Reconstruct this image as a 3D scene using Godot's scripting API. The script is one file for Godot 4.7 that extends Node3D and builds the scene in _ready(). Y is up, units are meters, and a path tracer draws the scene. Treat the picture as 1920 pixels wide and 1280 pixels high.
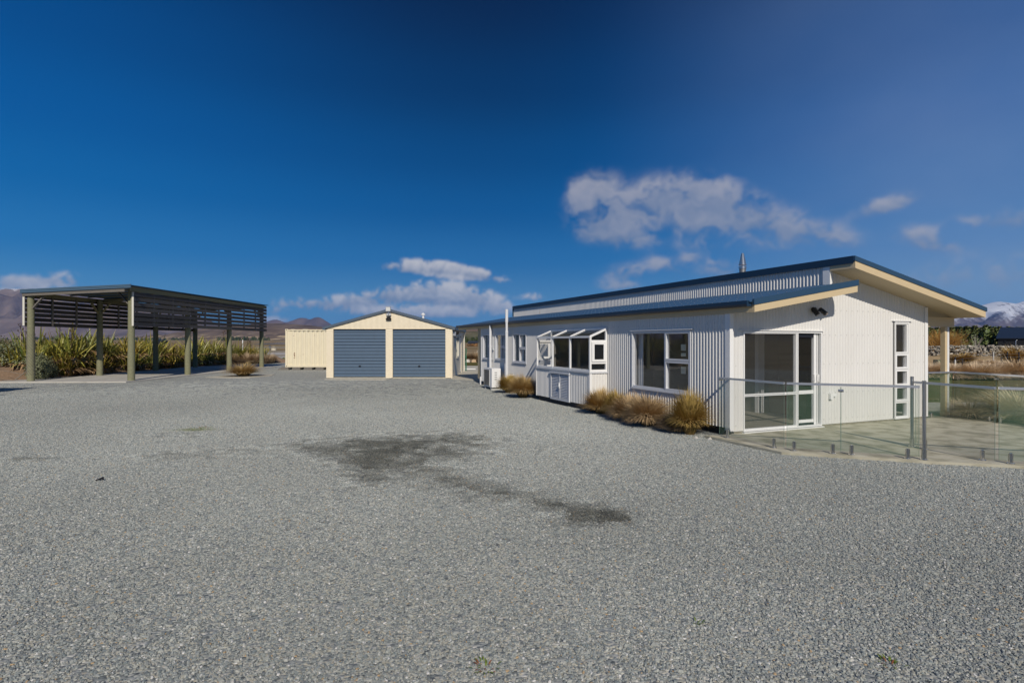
extends Node3D

# ---------------------------------------------------------------- mesh builder
class MB:
	var v := PackedVector3Array()
	var n := PackedVector3Array()
	var c := PackedColorArray()
	var uv2 := PackedVector2Array()
	var col := Color(1, 1, 1)

	func put(p: Vector3, nn: Vector3) -> void:
		v.append(p)
		n.append(nn)
		c.append(col)

	func tri(a: Vector3, b: Vector3, d: Vector3, out: Vector3) -> void:
		var g := (b - a).cross(d - a)
		if g.length_squared() < 1e-16:
			return
		var nn := g.normalized()
		if g.dot(out) > 0.0:
			put(a, nn); put(d, nn); put(b, nn)
		else:
			nn = -nn
			put(a, nn); put(b, nn); put(d, nn)

	func stri(a: Vector3, b: Vector3, d: Vector3, na: Vector3, nb: Vector3, nd: Vector3) -> void:
		var g := (b - a).cross(d - a)
		if g.length_squared() < 1e-18:
			return
		if g.dot(na + nb + nd) > 0.0:
			put(a, na); put(d, nd); put(b, nb)
		else:
			put(a, na); put(b, nb); put(d, nd)

	func quad(a: Vector3, b: Vector3, d: Vector3, e: Vector3, out: Vector3) -> void:
		tri(a, b, d, out)
		tri(a, d, e, out)

	func box(lo: Vector3, hi: Vector3) -> void:
		var a := Vector3(minf(lo.x, hi.x), minf(lo.y, hi.y), minf(lo.z, hi.z))
		var b := Vector3(maxf(lo.x, hi.x), maxf(lo.y, hi.y), maxf(lo.z, hi.z))
		quad(Vector3(a.x, a.y, a.z), Vector3(a.x, b.y, a.z), Vector3(b.x, b.y, a.z), Vector3(b.x, a.y, a.z), Vector3(0, 0, -1))
		quad(Vector3(a.x, a.y, b.z), Vector3(a.x, b.y, b.z), Vector3(b.x, b.y, b.z), Vector3(b.x, a.y, b.z), Vector3(0, 0, 1))
		quad(Vector3(a.x, a.y, a.z), Vector3(a.x, b.y, a.z), Vector3(a.x, b.y, b.z), Vector3(a.x, a.y, b.z), Vector3(-1, 0, 0))
		quad(Vector3(b.x, a.y, a.z), Vector3(b.x, b.y, a.z), Vector3(b.x, b.y, b.z), Vector3(b.x, a.y, b.z), Vector3(1, 0, 0))
		quad(Vector3(a.x, a.y, a.z), Vector3(b.x, a.y, a.z), Vector3(b.x, a.y, b.z), Vector3(a.x, a.y, b.z), Vector3(0, -1, 0))
		quad(Vector3(a.x, b.y, a.z), Vector3(b.x, b.y, a.z), Vector3(b.x, b.y, b.z), Vector3(a.x, b.y, b.z), Vector3(0, 1, 0))

	# a bar of section w (sideways) by h (along up) from a to b
	func bar(a: Vector3, b: Vector3, w: float, h: float, up := Vector3.UP) -> void:
		var d := (b - a).normalized()
		var s := d.cross(up).normalized() * w * 0.5
		var u := s.cross(d).normalized() * h * 0.5
		var p := [a - s - u, a + s - u, a + s + u, a - s + u]
		var q := [b - s - u, b + s - u, b + s + u, b - s + u]
		var mid := (a + b) * 0.5
		for i in 4:
			var j := (i + 1) % 4
			var f: Vector3 = (p[i] + p[j] + q[i] + q[j]) * 0.25 - mid
			quad(p[i], p[j], q[j], q[i], f)
		quad(p[0], p[1], p[2], p[3], -d)
		quad(q[0], q[1], q[2], q[3], d)

	func tube(pts: Array, rad: Array, sides: int, caps := true) -> void:
		var rings := []
		var prev := Vector3.ZERO
		for i in pts.size():
			var d: Vector3
			if i == 0: d = pts[1] - pts[0]
			elif i == pts.size() - 1: d = pts[i] - pts[i - 1]
			else: d = pts[i + 1] - pts[i - 1]
			d = d.normalized()
			var s: Vector3
			if prev == Vector3.ZERO:
				s = d.cross(Vector3.UP if absf(d.y) < 0.9 else Vector3.RIGHT).normalized()
			else:
				s = (prev - d * prev.dot(d)).normalized()
			prev = s
			var t := d.cross(s)
			var ring := []
			for k in sides:
				var a := TAU * k / sides
				ring.append([pts[i] + (s * cos(a) + t * sin(a)) * rad[i], s * cos(a) + t * sin(a)])
			rings.append(ring)
		for i in pts.size() - 1:
			for k in sides:
				var m := (k + 1) % sides
				stri(rings[i][k][0], rings[i][m][0], rings[i + 1][m][0], rings[i][k][1], rings[i][m][1], rings[i + 1][m][1])
				stri(rings[i][k][0], rings[i + 1][m][0], rings[i + 1][k][0], rings[i][k][1], rings[i + 1][m][1], rings[i + 1][k][1])
		if caps:
			for e in [0, pts.size() - 1]:
				var q: int = 1 if e == 0 else e - 1
				var o: Vector3 = pts[e] - pts[q]
				for k in range(1, sides - 1):
					tri(rings[e][0][0], rings[e][k][0], rings[e][k + 1][0], o)

	# polygon (2D) on axes ux, uy from o, extruded by dep
	func prism(poly: Array, o: Vector3, ux: Vector3, uy: Vector3, dep: Vector3) -> void:
		var pp := PackedVector2Array(poly)
		var idx := Geometry2D.triangulate_polygon(pp)
		var mid := Vector2.ZERO
		for p in pp: mid += p
		mid /= pp.size()
		for i in range(0, idx.size(), 3):
			var a := o + ux * pp[idx[i]].x + uy * pp[idx[i]].y
			var b := o + ux * pp[idx[i + 1]].x + uy * pp[idx[i + 1]].y
			var d := o + ux * pp[idx[i + 2]].x + uy * pp[idx[i + 2]].y
			tri(a, b, d, -dep)
			tri(a + dep, b + dep, d + dep, dep)
		var area := 0.0
		for i in pp.size():
			area += pp[i].cross(pp[(i + 1) % pp.size()])
		for i in pp.size():
			var j := (i + 1) % pp.size()
			var e := pp[j] - pp[i]
			var nn := Vector2(e.y, -e.x) * signf(area)
			var a := o + ux * pp[i].x + uy * pp[i].y
			var b := o + ux * pp[j].x + uy * pp[j].y
			quad(a, b, b + dep, a + dep, ux * nn.x + uy * nn.y)

	# corrugated sheet: along ax from a0 to a1, from bottom(a) to top(a) on uy, waves towards out
	func corr(o: Vector3, ax: Vector3, uy: Vector3, out: Vector3, a0: float, a1: float, bot: Callable, top: Callable, pitch: float, amp: float, step := 8) -> void:
		var cnt := maxi(2, int(round((a1 - a0) / pitch * step)))
		var pa := Vector3.ZERO; var pb := Vector3.ZERO; var pn := Vector3.ZERO
		for i in cnt + 1:
			var a := a0 + (a1 - a0) * i / cnt
			var ph := TAU * a / pitch
			var off := out * amp * cos(ph)
			var nn := (out + ax * (amp * TAU / pitch) * sin(ph)).normalized()
			var b: Vector3 = o + ax * a + uy * float(bot.call(a)) + off
			var t: Vector3 = o + ax * a + uy * float(top.call(a)) + off
			if i > 0:
				stri(pb, b, t, pn, nn, nn)
				stri(pb, t, pa, pn, nn, pn)
			pb = b; pa = t; pn = nn

	func dome(p: Vector3, r: float, h: float, sides: int) -> void:
		for k in sides:
			var a := TAU * k / sides
			var b := TAU * (k + 1) / sides
			tri(p + Vector3(cos(a) * r, 0, sin(a) * r), p + Vector3(cos(b) * r, 0, sin(b) * r), p + Vector3(0, h, 0), Vector3(cos(a), 0.5, sin(a)))

	# ribbon leaf: bezier p0 p1 p2, width w, fold up to give a V section
	func blade(p0: Vector3, p1: Vector3, p2: Vector3, w: float, seg: int, side: Vector3, fold: float, ca: Color, cb: Color, wbase := 0.6) -> void:
		var prev := []
		for i in seg + 1:
			var t := float(i) / seg
			var p := p0.lerp(p1, t).lerp(p1.lerp(p2, t), t)
			var d := ((p1 - p0).lerp(p2 - p1, t)).normalized()
			var s := (side - d * side.dot(d)).normalized()
			var u := s.cross(d).normalized()
			if u.y < 0.0: u = -u
			var ww := w * 0.5 * (lerpf(wbase, 1.0, minf(t * 3.0, 1.0)) if t < 0.55 else (1.0 - pow((t - 0.55) / 0.45, 1.6)))
			var row := [p - s * ww + u * fold * ww, p, p + s * ww + u * fold * ww, u, ca.lerp(cb, t), s]
			if i > 0:
				var nl: Vector3 = (row[3] + row[5] * fold).normalized()
				var nr: Vector3 = (row[3] - row[5] * fold).normalized()
				if fold <= 0.0:
					col = row[4]
					stri(prev[0], row[0], row[2], row[3], row[3], row[3])
					if i < seg: stri(prev[0], row[2], prev[2], row[3], row[3], row[3])
					else: stri(prev[0], row[2], prev[2], row[3], row[3], row[3])
				else:
					col = row[4]
					stri(prev[0], row[0], row[1], nl, nl, nl)
					stri(prev[0], row[1], prev[1], nl, nl, nl)
					stri(prev[1], row[1], row[2], nr, nr, nr)
					stri(prev[1], row[2], prev[2], nr, nr, nr)
			prev = row
		col = Color(1, 1, 1)

	func mesh() -> ArrayMesh:
		var m := ArrayMesh.new()
		if v.is_empty():
			return m
		var arr := []
		arr.resize(Mesh.ARRAY_MAX)
		arr[Mesh.ARRAY_VERTEX] = v
		arr[Mesh.ARRAY_NORMAL] = n
		arr[Mesh.ARRAY_COLOR] = c
		if uv2.size() == v.size():
			arr[Mesh.ARRAY_TEX_UV] = uv2
			arr[Mesh.ARRAY_TEX_UV2] = uv2
		m.add_surface_from_arrays(Mesh.PRIMITIVE_TRIANGLES, arr)
		return m

# ---------------------------------------------------------------- helpers
var M := {}
var counts := {}
var rng := RandomNumberGenerator.new()

func lin(r: float, g: float, b: float, a := 1.0) -> Color:
	var q := Color(r, g, b).linear_to_srgb()
	q.a = a
	return q

func mat(called: String, r: float, g: float, b: float, rough := 0.7, metal := 0.0, spec := 0.5) -> StandardMaterial3D:
	var m := StandardMaterial3D.new()
	m.resource_name = called
	m.albedo_color = lin(r, g, b)
	m.roughness = rough
	m.metallic = metal
	m.metallic_specular = spec
	M[called] = m
	return m

func vmat(called: String, rough := 0.8, back := 0.0, spec := 0.3) -> StandardMaterial3D:
	var m := mat(called, 1, 1, 1, rough, 0.0, spec)
	m.vertex_color_use_as_albedo = true
	if back > 0.0:
		m.backlight_enabled = true
		m.backlight = Color(back, back, back)
	return m

func fnoise(freq: float, oct := 4, type := FastNoiseLite.TYPE_SIMPLEX_SMOOTH, sd := 1) -> FastNoiseLite:
	var f := FastNoiseLite.new()
	f.noise_type = type
	f.frequency = freq
	f.fractal_octaves = oct
	f.seed = sd
	return f

# texture whose colours go through the given stops: [offset, linear colour]
func ntex(noise: FastNoiseLite, stops: Array, size := 512) -> NoiseTexture2D:
	var t := NoiseTexture2D.new()
	t.width = size
	t.height = size
	t.seamless = true
	t.noise = noise
	if stops.size():
		var g := Gradient.new()
		g.offsets = PackedFloat32Array(stops.map(func(s): return s[0]))
		g.colors = PackedColorArray(stops.map(func(s): return lin(s[1].r, s[1].g, s[1].b)))
		t.color_ramp = g
	return t

func tri_tex(m: StandardMaterial3D, t: Texture2D, scale: Vector3, world := true) -> void:
	m.albedo_texture = t
	m.uv1_triplanar = true
	m.uv1_world_triplanar = world
	m.uv1_scale = scale

func numbered(parent: Node, called: String) -> String:
	var key := str(parent.get_instance_id()) + "/" + called
	var k: int = counts.get(key, 0)
	counts[key] = k + 1
	return called if k == 0 else "%s_%03d" % [called, k]

func meta(o: Node, label := "", category := "", group := "", kind := "") -> void:
	if label: o.set_meta("label", label)
	if category: o.set_meta("category", category)
	if group: o.set_meta("group", group)
	if kind: o.set_meta("kind", kind)

func thing(called: String, label: String, category: String, at := Vector3.ZERO, turn := 0.0, group := "") -> Node3D:
	var o := Node3D.new()
	o.name = numbered(self, called)
	o.position = at
	o.rotation.y = turn
	meta(o, label, category, group)
	add_child(o, true)
	return o

func part(called: String, mb, m: Material, parent: Node, at := Vector3.ZERO, turn := 0.0) -> MeshInstance3D:
	var o := MeshInstance3D.new()
	o.name = numbered(parent, called)
	o.mesh = mb.mesh() if mb is MB else mb
	o.material_override = m
	o.position = at
	o.rotation.y = turn
	parent.add_child(o, true)
	return o

func structure(called: String, mb, m: Material) -> MeshInstance3D:
	var o := part(called, mb, m, self)
	meta(o, "", "", "", "structure")
	return o

func lone(called: String, mb, m: Material, label: String, category: String, at := Vector3.ZERO, turn := 0.0, group := "") -> MeshInstance3D:
	var o := part(called, mb, m, self, at, turn)
	meta(o, label, category, group)
	return o

func dup(src: Node3D, label: String, at: Vector3, turn: float, group := "") -> Node3D:
	var o: Node3D = src.duplicate()
	o.name = numbered(self, String(src.name).get_slice("_0", 0))
	o.position = at
	o.rotation.y = turn
	meta(o, label, "", group)
	add_child(o, true)
	return o

func bx(a: Vector3, b: Vector3) -> MB:
	var m := MB.new()
	m.box(a, b)
	return m

# rectangles of a wall a0..a1, y0..y1 that holes [a0, a1, y0, y1] leave over; cuts are extra break lines
func wall_rects(a0: float, a1: float, y0: float, y1: float, holes: Array, cuts := []) -> Array:
	var xs := [a0, a1]
	xs.append_array(cuts)
	for h in holes:
		xs.append(h[0]); xs.append(h[1])
	xs.sort()
	var out := []
	for i in xs.size() - 1:
		var l: float = xs[i]
		var r: float = xs[i + 1]
		if r - l < 1e-4: continue
		var inside := holes.filter(func(h): return h[0] < (l + r) * 0.5 and h[1] > (l + r) * 0.5)
		inside.sort_custom(func(p, q): return p[2] < q[2])
		var y := y0
		for h in inside:
			if h[2] - y > 1e-4: out.append([l, r, y, h[2]])
			y = h[3]
		out.append([l, r, y, y1])
	return out

const SUN_AZ := 9.8       # degrees left of straight ahead that the sunlight travels
const SUN_EL := 34.6
const HOUSE_AT := Vector3(4.02, 0.0, -10.42)
const HOUSE_TURN := 0.39532   # 22.65 degrees

# ---------------------------------------------------------------- main
func _ready() -> void:
	rng.seed = 7
	camera_and_light()
	materials()
	ground()
	hills()
	house()
	garage()
	carport()
	container()
	balustrades()
	hedge()
	house_tussocks()
	right_side()
	far_left()
	behind_gap()
	small_things()
	gravel()

func camera_and_light() -> void:
	var cam := Camera3D.new()
	cam.name = "camera"
	cam.position = Vector3(0, 1.75, 0)
	cam.fov = 62.25
	cam.near = 0.05
	cam.far = 60000.0
	add_child(cam)
	cam.current = true
	var we := WorldEnvironment.new()
	we.name = "world_environment"
	var env := Environment.new()
	env.tonemap_mode = Environment.TONE_MAPPER_LINEAR
	env.tonemap_exposure = 1.0
	env.background_mode = Environment.BG_SKY
	env.sdfgi_enabled = true
	env.ssao_enabled = true
	env.ssil_enabled = true
	env.fog_enabled = true
	env.fog_density = 0.00003
	env.fog_light_color = Color(0.47, 0.70, 1.0)
	var sky := Sky.new()
	var pan := PanoramaSkyMaterial.new()
	pan.panorama = sky_image()
	pan.energy_multiplier = 1.0
	sky.sky_material = pan
	env.sky = sky
	we.environment = env
	add_child(we)
	var sun := DirectionalLight3D.new()
	sun.name = "sun"
	sun.light_energy = 1.25
	sun.light_color = Color(1.0, 0.962, 0.905)
	sun.light_angular_distance = 0.5
	sun.shadow_enabled = true
	sun.rotation = Vector3(-deg_to_rad(SUN_EL), deg_to_rad(SUN_AZ), 0)
	add_child(sun)

func sky_image() -> ImageTexture:
	var W := 2048
	var H := 1024
	var big := fnoise(0.035, 5, FastNoiseLite.TYPE_SIMPLEX_SMOOTH, 11)
	var warp := fnoise(0.06, 3, FastNoiseLite.TYPE_SIMPLEX_SMOOTH, 5)
	# clouds: azimuth, elevation, half width, half height (degrees), strength, tilt
	var blobs := [
		[9.2, 12.2, 3.6, 3.0, 1.35, 0.0], [8.2, 14.6, 2.6, 2.2, 1.0, 0.0], [11.0, 10.4, 3.6, 1.6, 0.9, -0.1], [14.2, 13.6, 3.6, 2.0, 0.7, 0.0], [18.2, 13.6, 4.8, 2.3, 1.25, -0.15], [17.0, 11.4, 4.4, 1.7, 0.8, -0.15], [23.2, 11.2, 5.4, 1.9, 1.2, -0.26], [28.2, 9.4, 3.8, 1.4, 0.8, -0.2], [20.0, 9.2, 4.6, 1.1, 0.5, 0.0],
		[-10.8, 7.25, 3.4, 0.5, 1.0, -0.06], [-7.2, 7.35, 3.6, 0.75, 1.7, -0.10], [-3.4, 6.7, 3.0, 0.5, 1.1, -0.16], [-5.5, 6.4, 3.4, 0.3, 0.8, -0.1],
		[-19.6, 3.5, 3.8, 0.75, 1.1, 0.0], [-15.6, 3.9, 2.8, 0.85, 1.3, 0.05], [-12.0, 4.5, 2.4, 0.85, 1.3, 0.0], [-7.6, 4.7, 4.6, 1.2, 1.9, 0.0], [-3.4, 3.9, 3.2, 1.0, 1.2, -0.1], [-10.0, 2.9, 9.0, 0.7, 1.0, 0.0],
		[33.4, 11.3, 2.4, 0.9, 1.0, 0.2], [36.2, 8.2, 2.4, 1.2, 0.95, -0.3], [41.0, 9.2, 3.2, 1.1, 0.8, 0.0],
		[11.8, 6.9, 2.2, 1.0, 0.75, 0.0], [10.9, 5.6, 2.6, 1.2, 0.7, 0.0], [15.2, 7.3, 2.0, 0.9, 0.7, -0.3], [20.4, 6.9, 2.6, 1.2, 0.8, 0.0], [25.0, 8.4, 2.4, 1.2, 0.6, 0.0], [17.4, 8.0, 1.4, 0.6, 0.55, 0.0], [2.5, 4.5, 2.0, 0.6, 0.5, 0.0],
		[-41.2, 4.5, 1.9, 0.7, 0.85, 0.0], [-38.2, 4.9, 2.2, 0.7, 0.9, 0.0], [-39.5, 3.9, 4.0, 0.9, 0.6, 0.0], [-23.5, 2.9, 1.6, 0.5, 0.6, 0.0],
		[38.0, 5.0, 5.0, 1.6, 0.6, 0.0], [46.0, 5.0, 5.0, 2.0, 0.8, 0.0], [-22.5, 1.9, 3.0, 0.5, 0.9, 0.0], [56, 10, 8, 2.5, 0.8, 0.0], [-60, 8, 9, 2.0, 0.8, 0.0], [80, 16, 9, 3.5, 0.9, 0.0], [-95, 14, 12, 3.0, 0.9, 0.0], [120, 9, 12, 2.5, 0.9, 0.0], [-140, 12, 12, 3.0, 0.9, 0.0], [165, 8, 12, 2.2, 0.8, 0.0]]
	var img := Image.create(W, H, false, Image.FORMAT_RGBF)
	var els := [0.0, 3.0, 8.0, 13.0, 18.0, 24.0, 31.0, 45.0, 60.0, 90.0]
	var cen := [Color(0.15, 0.36, 0.58), Color(0.085, 0.26, 0.49), Color(0.018, 0.15, 0.39), Color(0.002, 0.093, 0.295), Color(0.0, 0.062, 0.215), Color(0.0, 0.034, 0.13), Color(0.001, 0.017, 0.072), Color(0.003, 0.022, 0.085), Color(0.005, 0.03, 0.11), Color(0.02, 0.07, 0.2)]
	var side := [Color(0.17, 0.40, 0.60), Color(0.085, 0.29, 0.53), Color(0.016, 0.175, 0.45), Color(0.002, 0.125, 0.38), Color(0.0, 0.095, 0.33), Color(0.0, 0.07, 0.26), Color(0.0, 0.048, 0.19), Color(0.006, 0.045, 0.17), Color(0.008, 0.045, 0.15), Color(0.02, 0.07, 0.2)]
	var sund := Vector3(sin(deg_to_rad(180.0 - SUN_AZ)) * cos(deg_to_rad(SUN_EL)), sin(deg_to_rad(SUN_EL)), -cos(deg_to_rad(180.0 - SUN_AZ)) * cos(deg_to_rad(SUN_EL)))
	for y in H:
		var el := 90.0 - (y + 0.5) / H * 180.0
		var ce: float = cos(deg_to_rad(el))
		if el < 0.0:
			img.fill_rect(Rect2i(0, y, W, 1), Color(0.16, 0.15, 0.13))
			continue
		var k := 0
		while k < els.size() - 2 and els[k + 1] < el: k += 1
		var f: float = smoothstep(0.0, 1.0, (el - els[k]) / (els[k + 1] - els[k])) * 0.5 + 0.5 * (el - els[k]) / (els[k + 1] - els[k])
		var c0: Color = (cen[k] as Color).lerp(cen[k + 1], f)
		var c1: Color = (side[k] as Color).lerp(side[k + 1], f)
		for x in W:
			var az := (x + 0.5) / W * 360.0
			if az > 180.0: az -= 360.0
			var col := c0.lerp(c1, smoothstep(0.0, 46.0, absf(az + 2.0)))
			var dir := Vector3(sin(deg_to_rad(az)) * ce, sin(deg_to_rad(el)), -cos(deg_to_rad(az)) * ce)
			# towards the sun the sky pales
			var near: float = maxf(0.0, dir.dot(sund))
			col += Color(0.30, 0.42, 0.55) * (0.05 * near + 0.30 * pow(near, 8.0))
			# thin veil over the right half
			var veil := 0.0
			if az > -10.0:
				veil = smoothstep(6.0, 46.0, az) * (1.0 - smoothstep(100.0, 150.0, az)) * (0.19 + 0.26 * (1.0 - smoothstep(2.0, 26.0, el)))
				veil *= 0.75 + 0.5 * (big.get_noise_3d(dir.x * 60.0, dir.y * 90.0, dir.z * 60.0) + 0.5)
			col = col.lerp(Color(0.30, 0.37, 0.52), clampf(veil, 0.0, 0.8))
			if el < 30.0:
				var d := 0.0
				var lift := 0.0
				for b in blobs:
					var dx: float = az - b[0]
					if absf(dx) > b[2] * 1.9: continue
					var dy: float = el - b[1] - dx * b[5]
					if absf(dy) > b[3] * 2.0: continue
					if dy < 0.0: dy *= 1.35
					var q: float = b[4] * exp(-1.4 * (dx * dx / (b[2] * b[2]) + dy * dy / (b[3] * b[3])))
					d += q
					lift += q * clampf(dy / b[3], -1.0, 1.0)
				if d > 0.04:
					lift /= d
					var p := dir * 300.0
					p += Vector3(warp.get_noise_3dv(p), warp.get_noise_3dv(p + Vector3(91, 0, 0)), 0.0) * 9.0
					var nz := big.get_noise_3d(p.x * 0.9, p.y * 1.7, p.z * 0.9)
					var nf := warp.get_noise_3d(p.x * 3.0, p.y * 4.6, p.z * 3.0)
					var wf := 1.0 if az < 3.0 else 0.45
					var dens: float = d * (1.0 + 1.1 * nz + 0.6 * wf * nf) + (0.5 * nz + 0.3 * wf * nf) * smoothstep(0.05, 0.5, d)
					var a := smoothstep(0.2, 0.85, dens) if az < 3.0 else smoothstep(0.06, 1.1, dens)
					var lit := clampf(0.42 + 0.6 * lift + 0.8 * nz + 0.4 * wf * nf, 0.0, 1.0)
					var cc := Color(0.18, 0.235, 0.35).lerp(Color(0.58, 0.575, 0.60) if az < 3.0 else Color(0.41, 0.41, 0.46), lit)
					cc = cc.lerp(Color(0.33, 0.42, 0.58), 0.35 * (1.0 - smoothstep(0.0, 8.0, el)))
					var most := 0.9 if az < 3.0 else 0.72
					col = col.lerp(cc, a * most)
			img.set_pixel(x, y, Color(col.r, col.g, col.b))
	return ImageTexture.create_from_image(img)

func materials() -> void:
	var grime := fnoise(0.012, 5, FastNoiseLite.TYPE_SIMPLEX_SMOOTH, 21)
	var soft := ntex(grime, [[0.0, Color(0.93, 0.925, 0.915)], [0.5, Color(0.975, 0.975, 0.97)], [1.0, Color(1, 1, 1)]], 512)
	var streak := ntex(fnoise(0.02, 4, FastNoiseLite.TYPE_SIMPLEX_SMOOTH, 33), [[0.0, Color(0.62, 0.60, 0.57)], [0.45, Color(0.88, 0.87, 0.86)], [1.0, Color(1, 1, 1)]], 512)
	var grain := ntex(fnoise(0.03, 5, FastNoiseLite.TYPE_SIMPLEX_SMOOTH, 44), [[0.0, Color(0.45, 0.44, 0.43)], [0.4, Color(0.8, 0.79, 0.78)], [0.75, Color(1, 1, 1)], [1.0, Color(1.0, 0.97, 0.93)]], 512)
	var m: StandardMaterial3D
	m = mat("white cladding", 0.715, 0.705, 0.68, 0.45); tri_tex(m, soft, Vector3(0.35, 0.12, 0.35))
	m = mat("white trim", 0.78, 0.78, 0.77, 0.4)
	m = mat("white aluminium", 0.60, 0.615, 0.64, 0.35)
	m = mat("upvc pipe", 0.68, 0.69, 0.70, 0.35)
	m = mat("blue roofing", 0.035, 0.085, 0.165, 0.42); tri_tex(m, soft, Vector3(0.3, 0.3, 0.3))
	m = mat("blue flashing", 0.024, 0.062, 0.115, 0.4)
	m = mat("carport flashing", 0.075, 0.135, 0.20, 0.4)
	m = mat("navy flashing", 0.008, 0.03, 0.065, 0.45)
	m = mat("cream timber", 0.60, 0.475, 0.29, 0.55); tri_tex(m, soft, Vector3(0.5, 1.5, 0.5))
	m = mat("soffit", 0.46, 0.38, 0.25, 0.7)
	m = mat("foundation", 0.05, 0.048, 0.045, 0.9)
	m = mat("plinth concrete", 0.33, 0.30, 0.23, 0.9); tri_tex(m, streak, Vector3(0.9, 0.9, 0.9))
	m = mat("concrete", 0.52, 0.49, 0.405, 0.85); tri_tex(m, streak, Vector3(0.35, 0.35, 0.35))
	m = mat("patio concrete", 0.47, 0.445, 0.35, 0.85); tri_tex(m, ntex(fnoise(0.014, 5, FastNoiseLite.TYPE_SIMPLEX_SMOOTH, 35), [[0.0, Color(0.42, 0.42, 0.38)], [0.35, Color(0.72, 0.71, 0.66)], [0.6, Color(0.95, 0.94, 0.92)], [1.0, Color(1, 1, 1)]], 512), Vector3(0.28, 0.28, 0.28))
	m = mat("pale concrete", 0.52, 0.50, 0.45, 0.85); tri_tex(m, streak, Vector3(0.12, 0.12, 0.12))
	m = mat("cream boards", 0.76, 0.67, 0.50, 0.5); tri_tex(m, soft, Vector3(0.4, 0.4, 0.4))
	m = mat("roller door", 0.088, 0.135, 0.200, 0.42); tri_tex(m, soft, Vector3(0.5, 0.2, 0.5))
	m = mat("grey barge", 0.075, 0.105, 0.145, 0.45)
	m = mat("container paint", 0.74, 0.67, 0.50, 0.5); tri_tex(m, soft, Vector3(0.5, 0.22, 0.5))
	m = mat("rust", 0.20, 0.085, 0.04, 0.9)
	m = mat("weathered grey wood", 0.17, 0.155, 0.135, 0.85); tri_tex(m, grain, Vector3(0.35, 4.0, 4.0))
	m = mat("dark slat wood", 0.042, 0.039, 0.041, 0.75); tri_tex(m, grain, Vector3(4.0, 5.0, 0.45))
	m = mat("dark slat wood worn", 0.075, 0.07, 0.068, 0.8); tri_tex(m, grain, Vector3(4.0, 5.0, 0.5))
	m = mat("treated pole", 0.235, 0.235, 0.14, 0.85); tri_tex(m, grain, Vector3(3.5, 0.55, 3.5))
	m = mat("treated timber", 0.24, 0.22, 0.12, 0.8); tri_tex(m, grain, Vector3(0.4, 4.0, 0.4))
	m = mat("pale batten", 0.62, 0.60, 0.52, 0.8)
	m = mat("fence timber", 0.20, 0.185, 0.165, 0.9); tri_tex(m, grain, Vector3(0.5, 4.0, 4.0))
	m = mat("galvanised", 0.55, 0.56, 0.57, 0.35, 0.9)
	m = mat("stainless", 0.62, 0.61, 0.60, 0.22, 1.0)
	m = mat("stainless rail", 0.68, 0.69, 0.71, 0.30, 0.85)
	m = mat("flue steel", 0.50, 0.50, 0.51, 0.33, 1.0)
	m = mat("dull steel", 0.26, 0.26, 0.26, 0.5, 0.8)
	m = mat("black plastic", 0.012, 0.012, 0.013, 0.5)
	m = mat("dark joinery", 0.012, 0.013, 0.018, 0.4)
	m = mat("grey plastic", 0.50, 0.50, 0.48, 0.5)
	m = mat("cable grey", 0.12, 0.12, 0.12, 0.6)
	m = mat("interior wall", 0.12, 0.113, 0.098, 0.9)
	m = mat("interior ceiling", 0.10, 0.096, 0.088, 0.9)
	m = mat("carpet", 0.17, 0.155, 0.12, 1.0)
	m = mat("curtain", 0.66, 0.67, 0.68, 0.9)
	m = mat("paper", 0.62, 0.58, 0.42, 0.9)
	m = mat("wood furniture", 0.22, 0.11, 0.05, 0.5)
	m = mat("shed navy", 0.010, 0.012, 0.016, 0.6)
	m = mat("shed navy roof", 0.012, 0.022, 0.045, 0.45)
	m = mat("tank plastic", 0.52, 0.47, 0.36, 0.6)
	m = mat("green paint", 0.03, 0.16, 0.10, 0.5)
	m = mat("glass edge", 0.16, 0.24, 0.19, 0.3)
	m = mat("green box", 0.05, 0.11, 0.06, 0.6)
	m = mat("lamp glass", 0.62, 0.62, 0.58, 0.15)
	m = mat("lamp amber", 0.75, 0.50, 0.28, 0.4)
	m = mat("water", 0.012, 0.05, 0.10, 0.06, 0.0, 0.6)
	m = mat("bare soil", 0.30, 0.20, 0.125, 1.0); tri_tex(m, grain, Vector3(0.7, 0.7, 0.7))
	m = mat("white sheet", 0.7, 0.7, 0.7, 0.8)
	m = mat("lilac rock", 0.5, 0.5, 0.5)
	vmat("leaf", 0.42, 0.35, 0.45)
	vmat("straw", 0.8, 0.25, 0.2)
	vmat("shrub leaf", 0.5, 0.25, 0.4)
	vmat("bark", 0.9)
	vmat("stone", 0.85)
	vmat("pebble", 0.72, 0.0, 0.3)
	vmat("hill", 1.0, 0.0, 0.0)
	for spec in [["window glass", Color(0.5, 0.55, 0.55), 0.02], ["balustrade glass", Color(0.10, 0.24, 0.14), 0.2], ["bay glass", Color(0.35, 0.42, 0.45), 0.05]]:
		m = StandardMaterial3D.new()
		m.resource_name = spec[0]
		m.transparency = BaseMaterial3D.TRANSPARENCY_ALPHA
		m.albedo_color = lin(spec[1].r, spec[1].g, spec[1].b, spec[2])
		m.roughness = 0.02
		m.metallic_specular = 0.6
		M[spec[0]] = m

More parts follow.
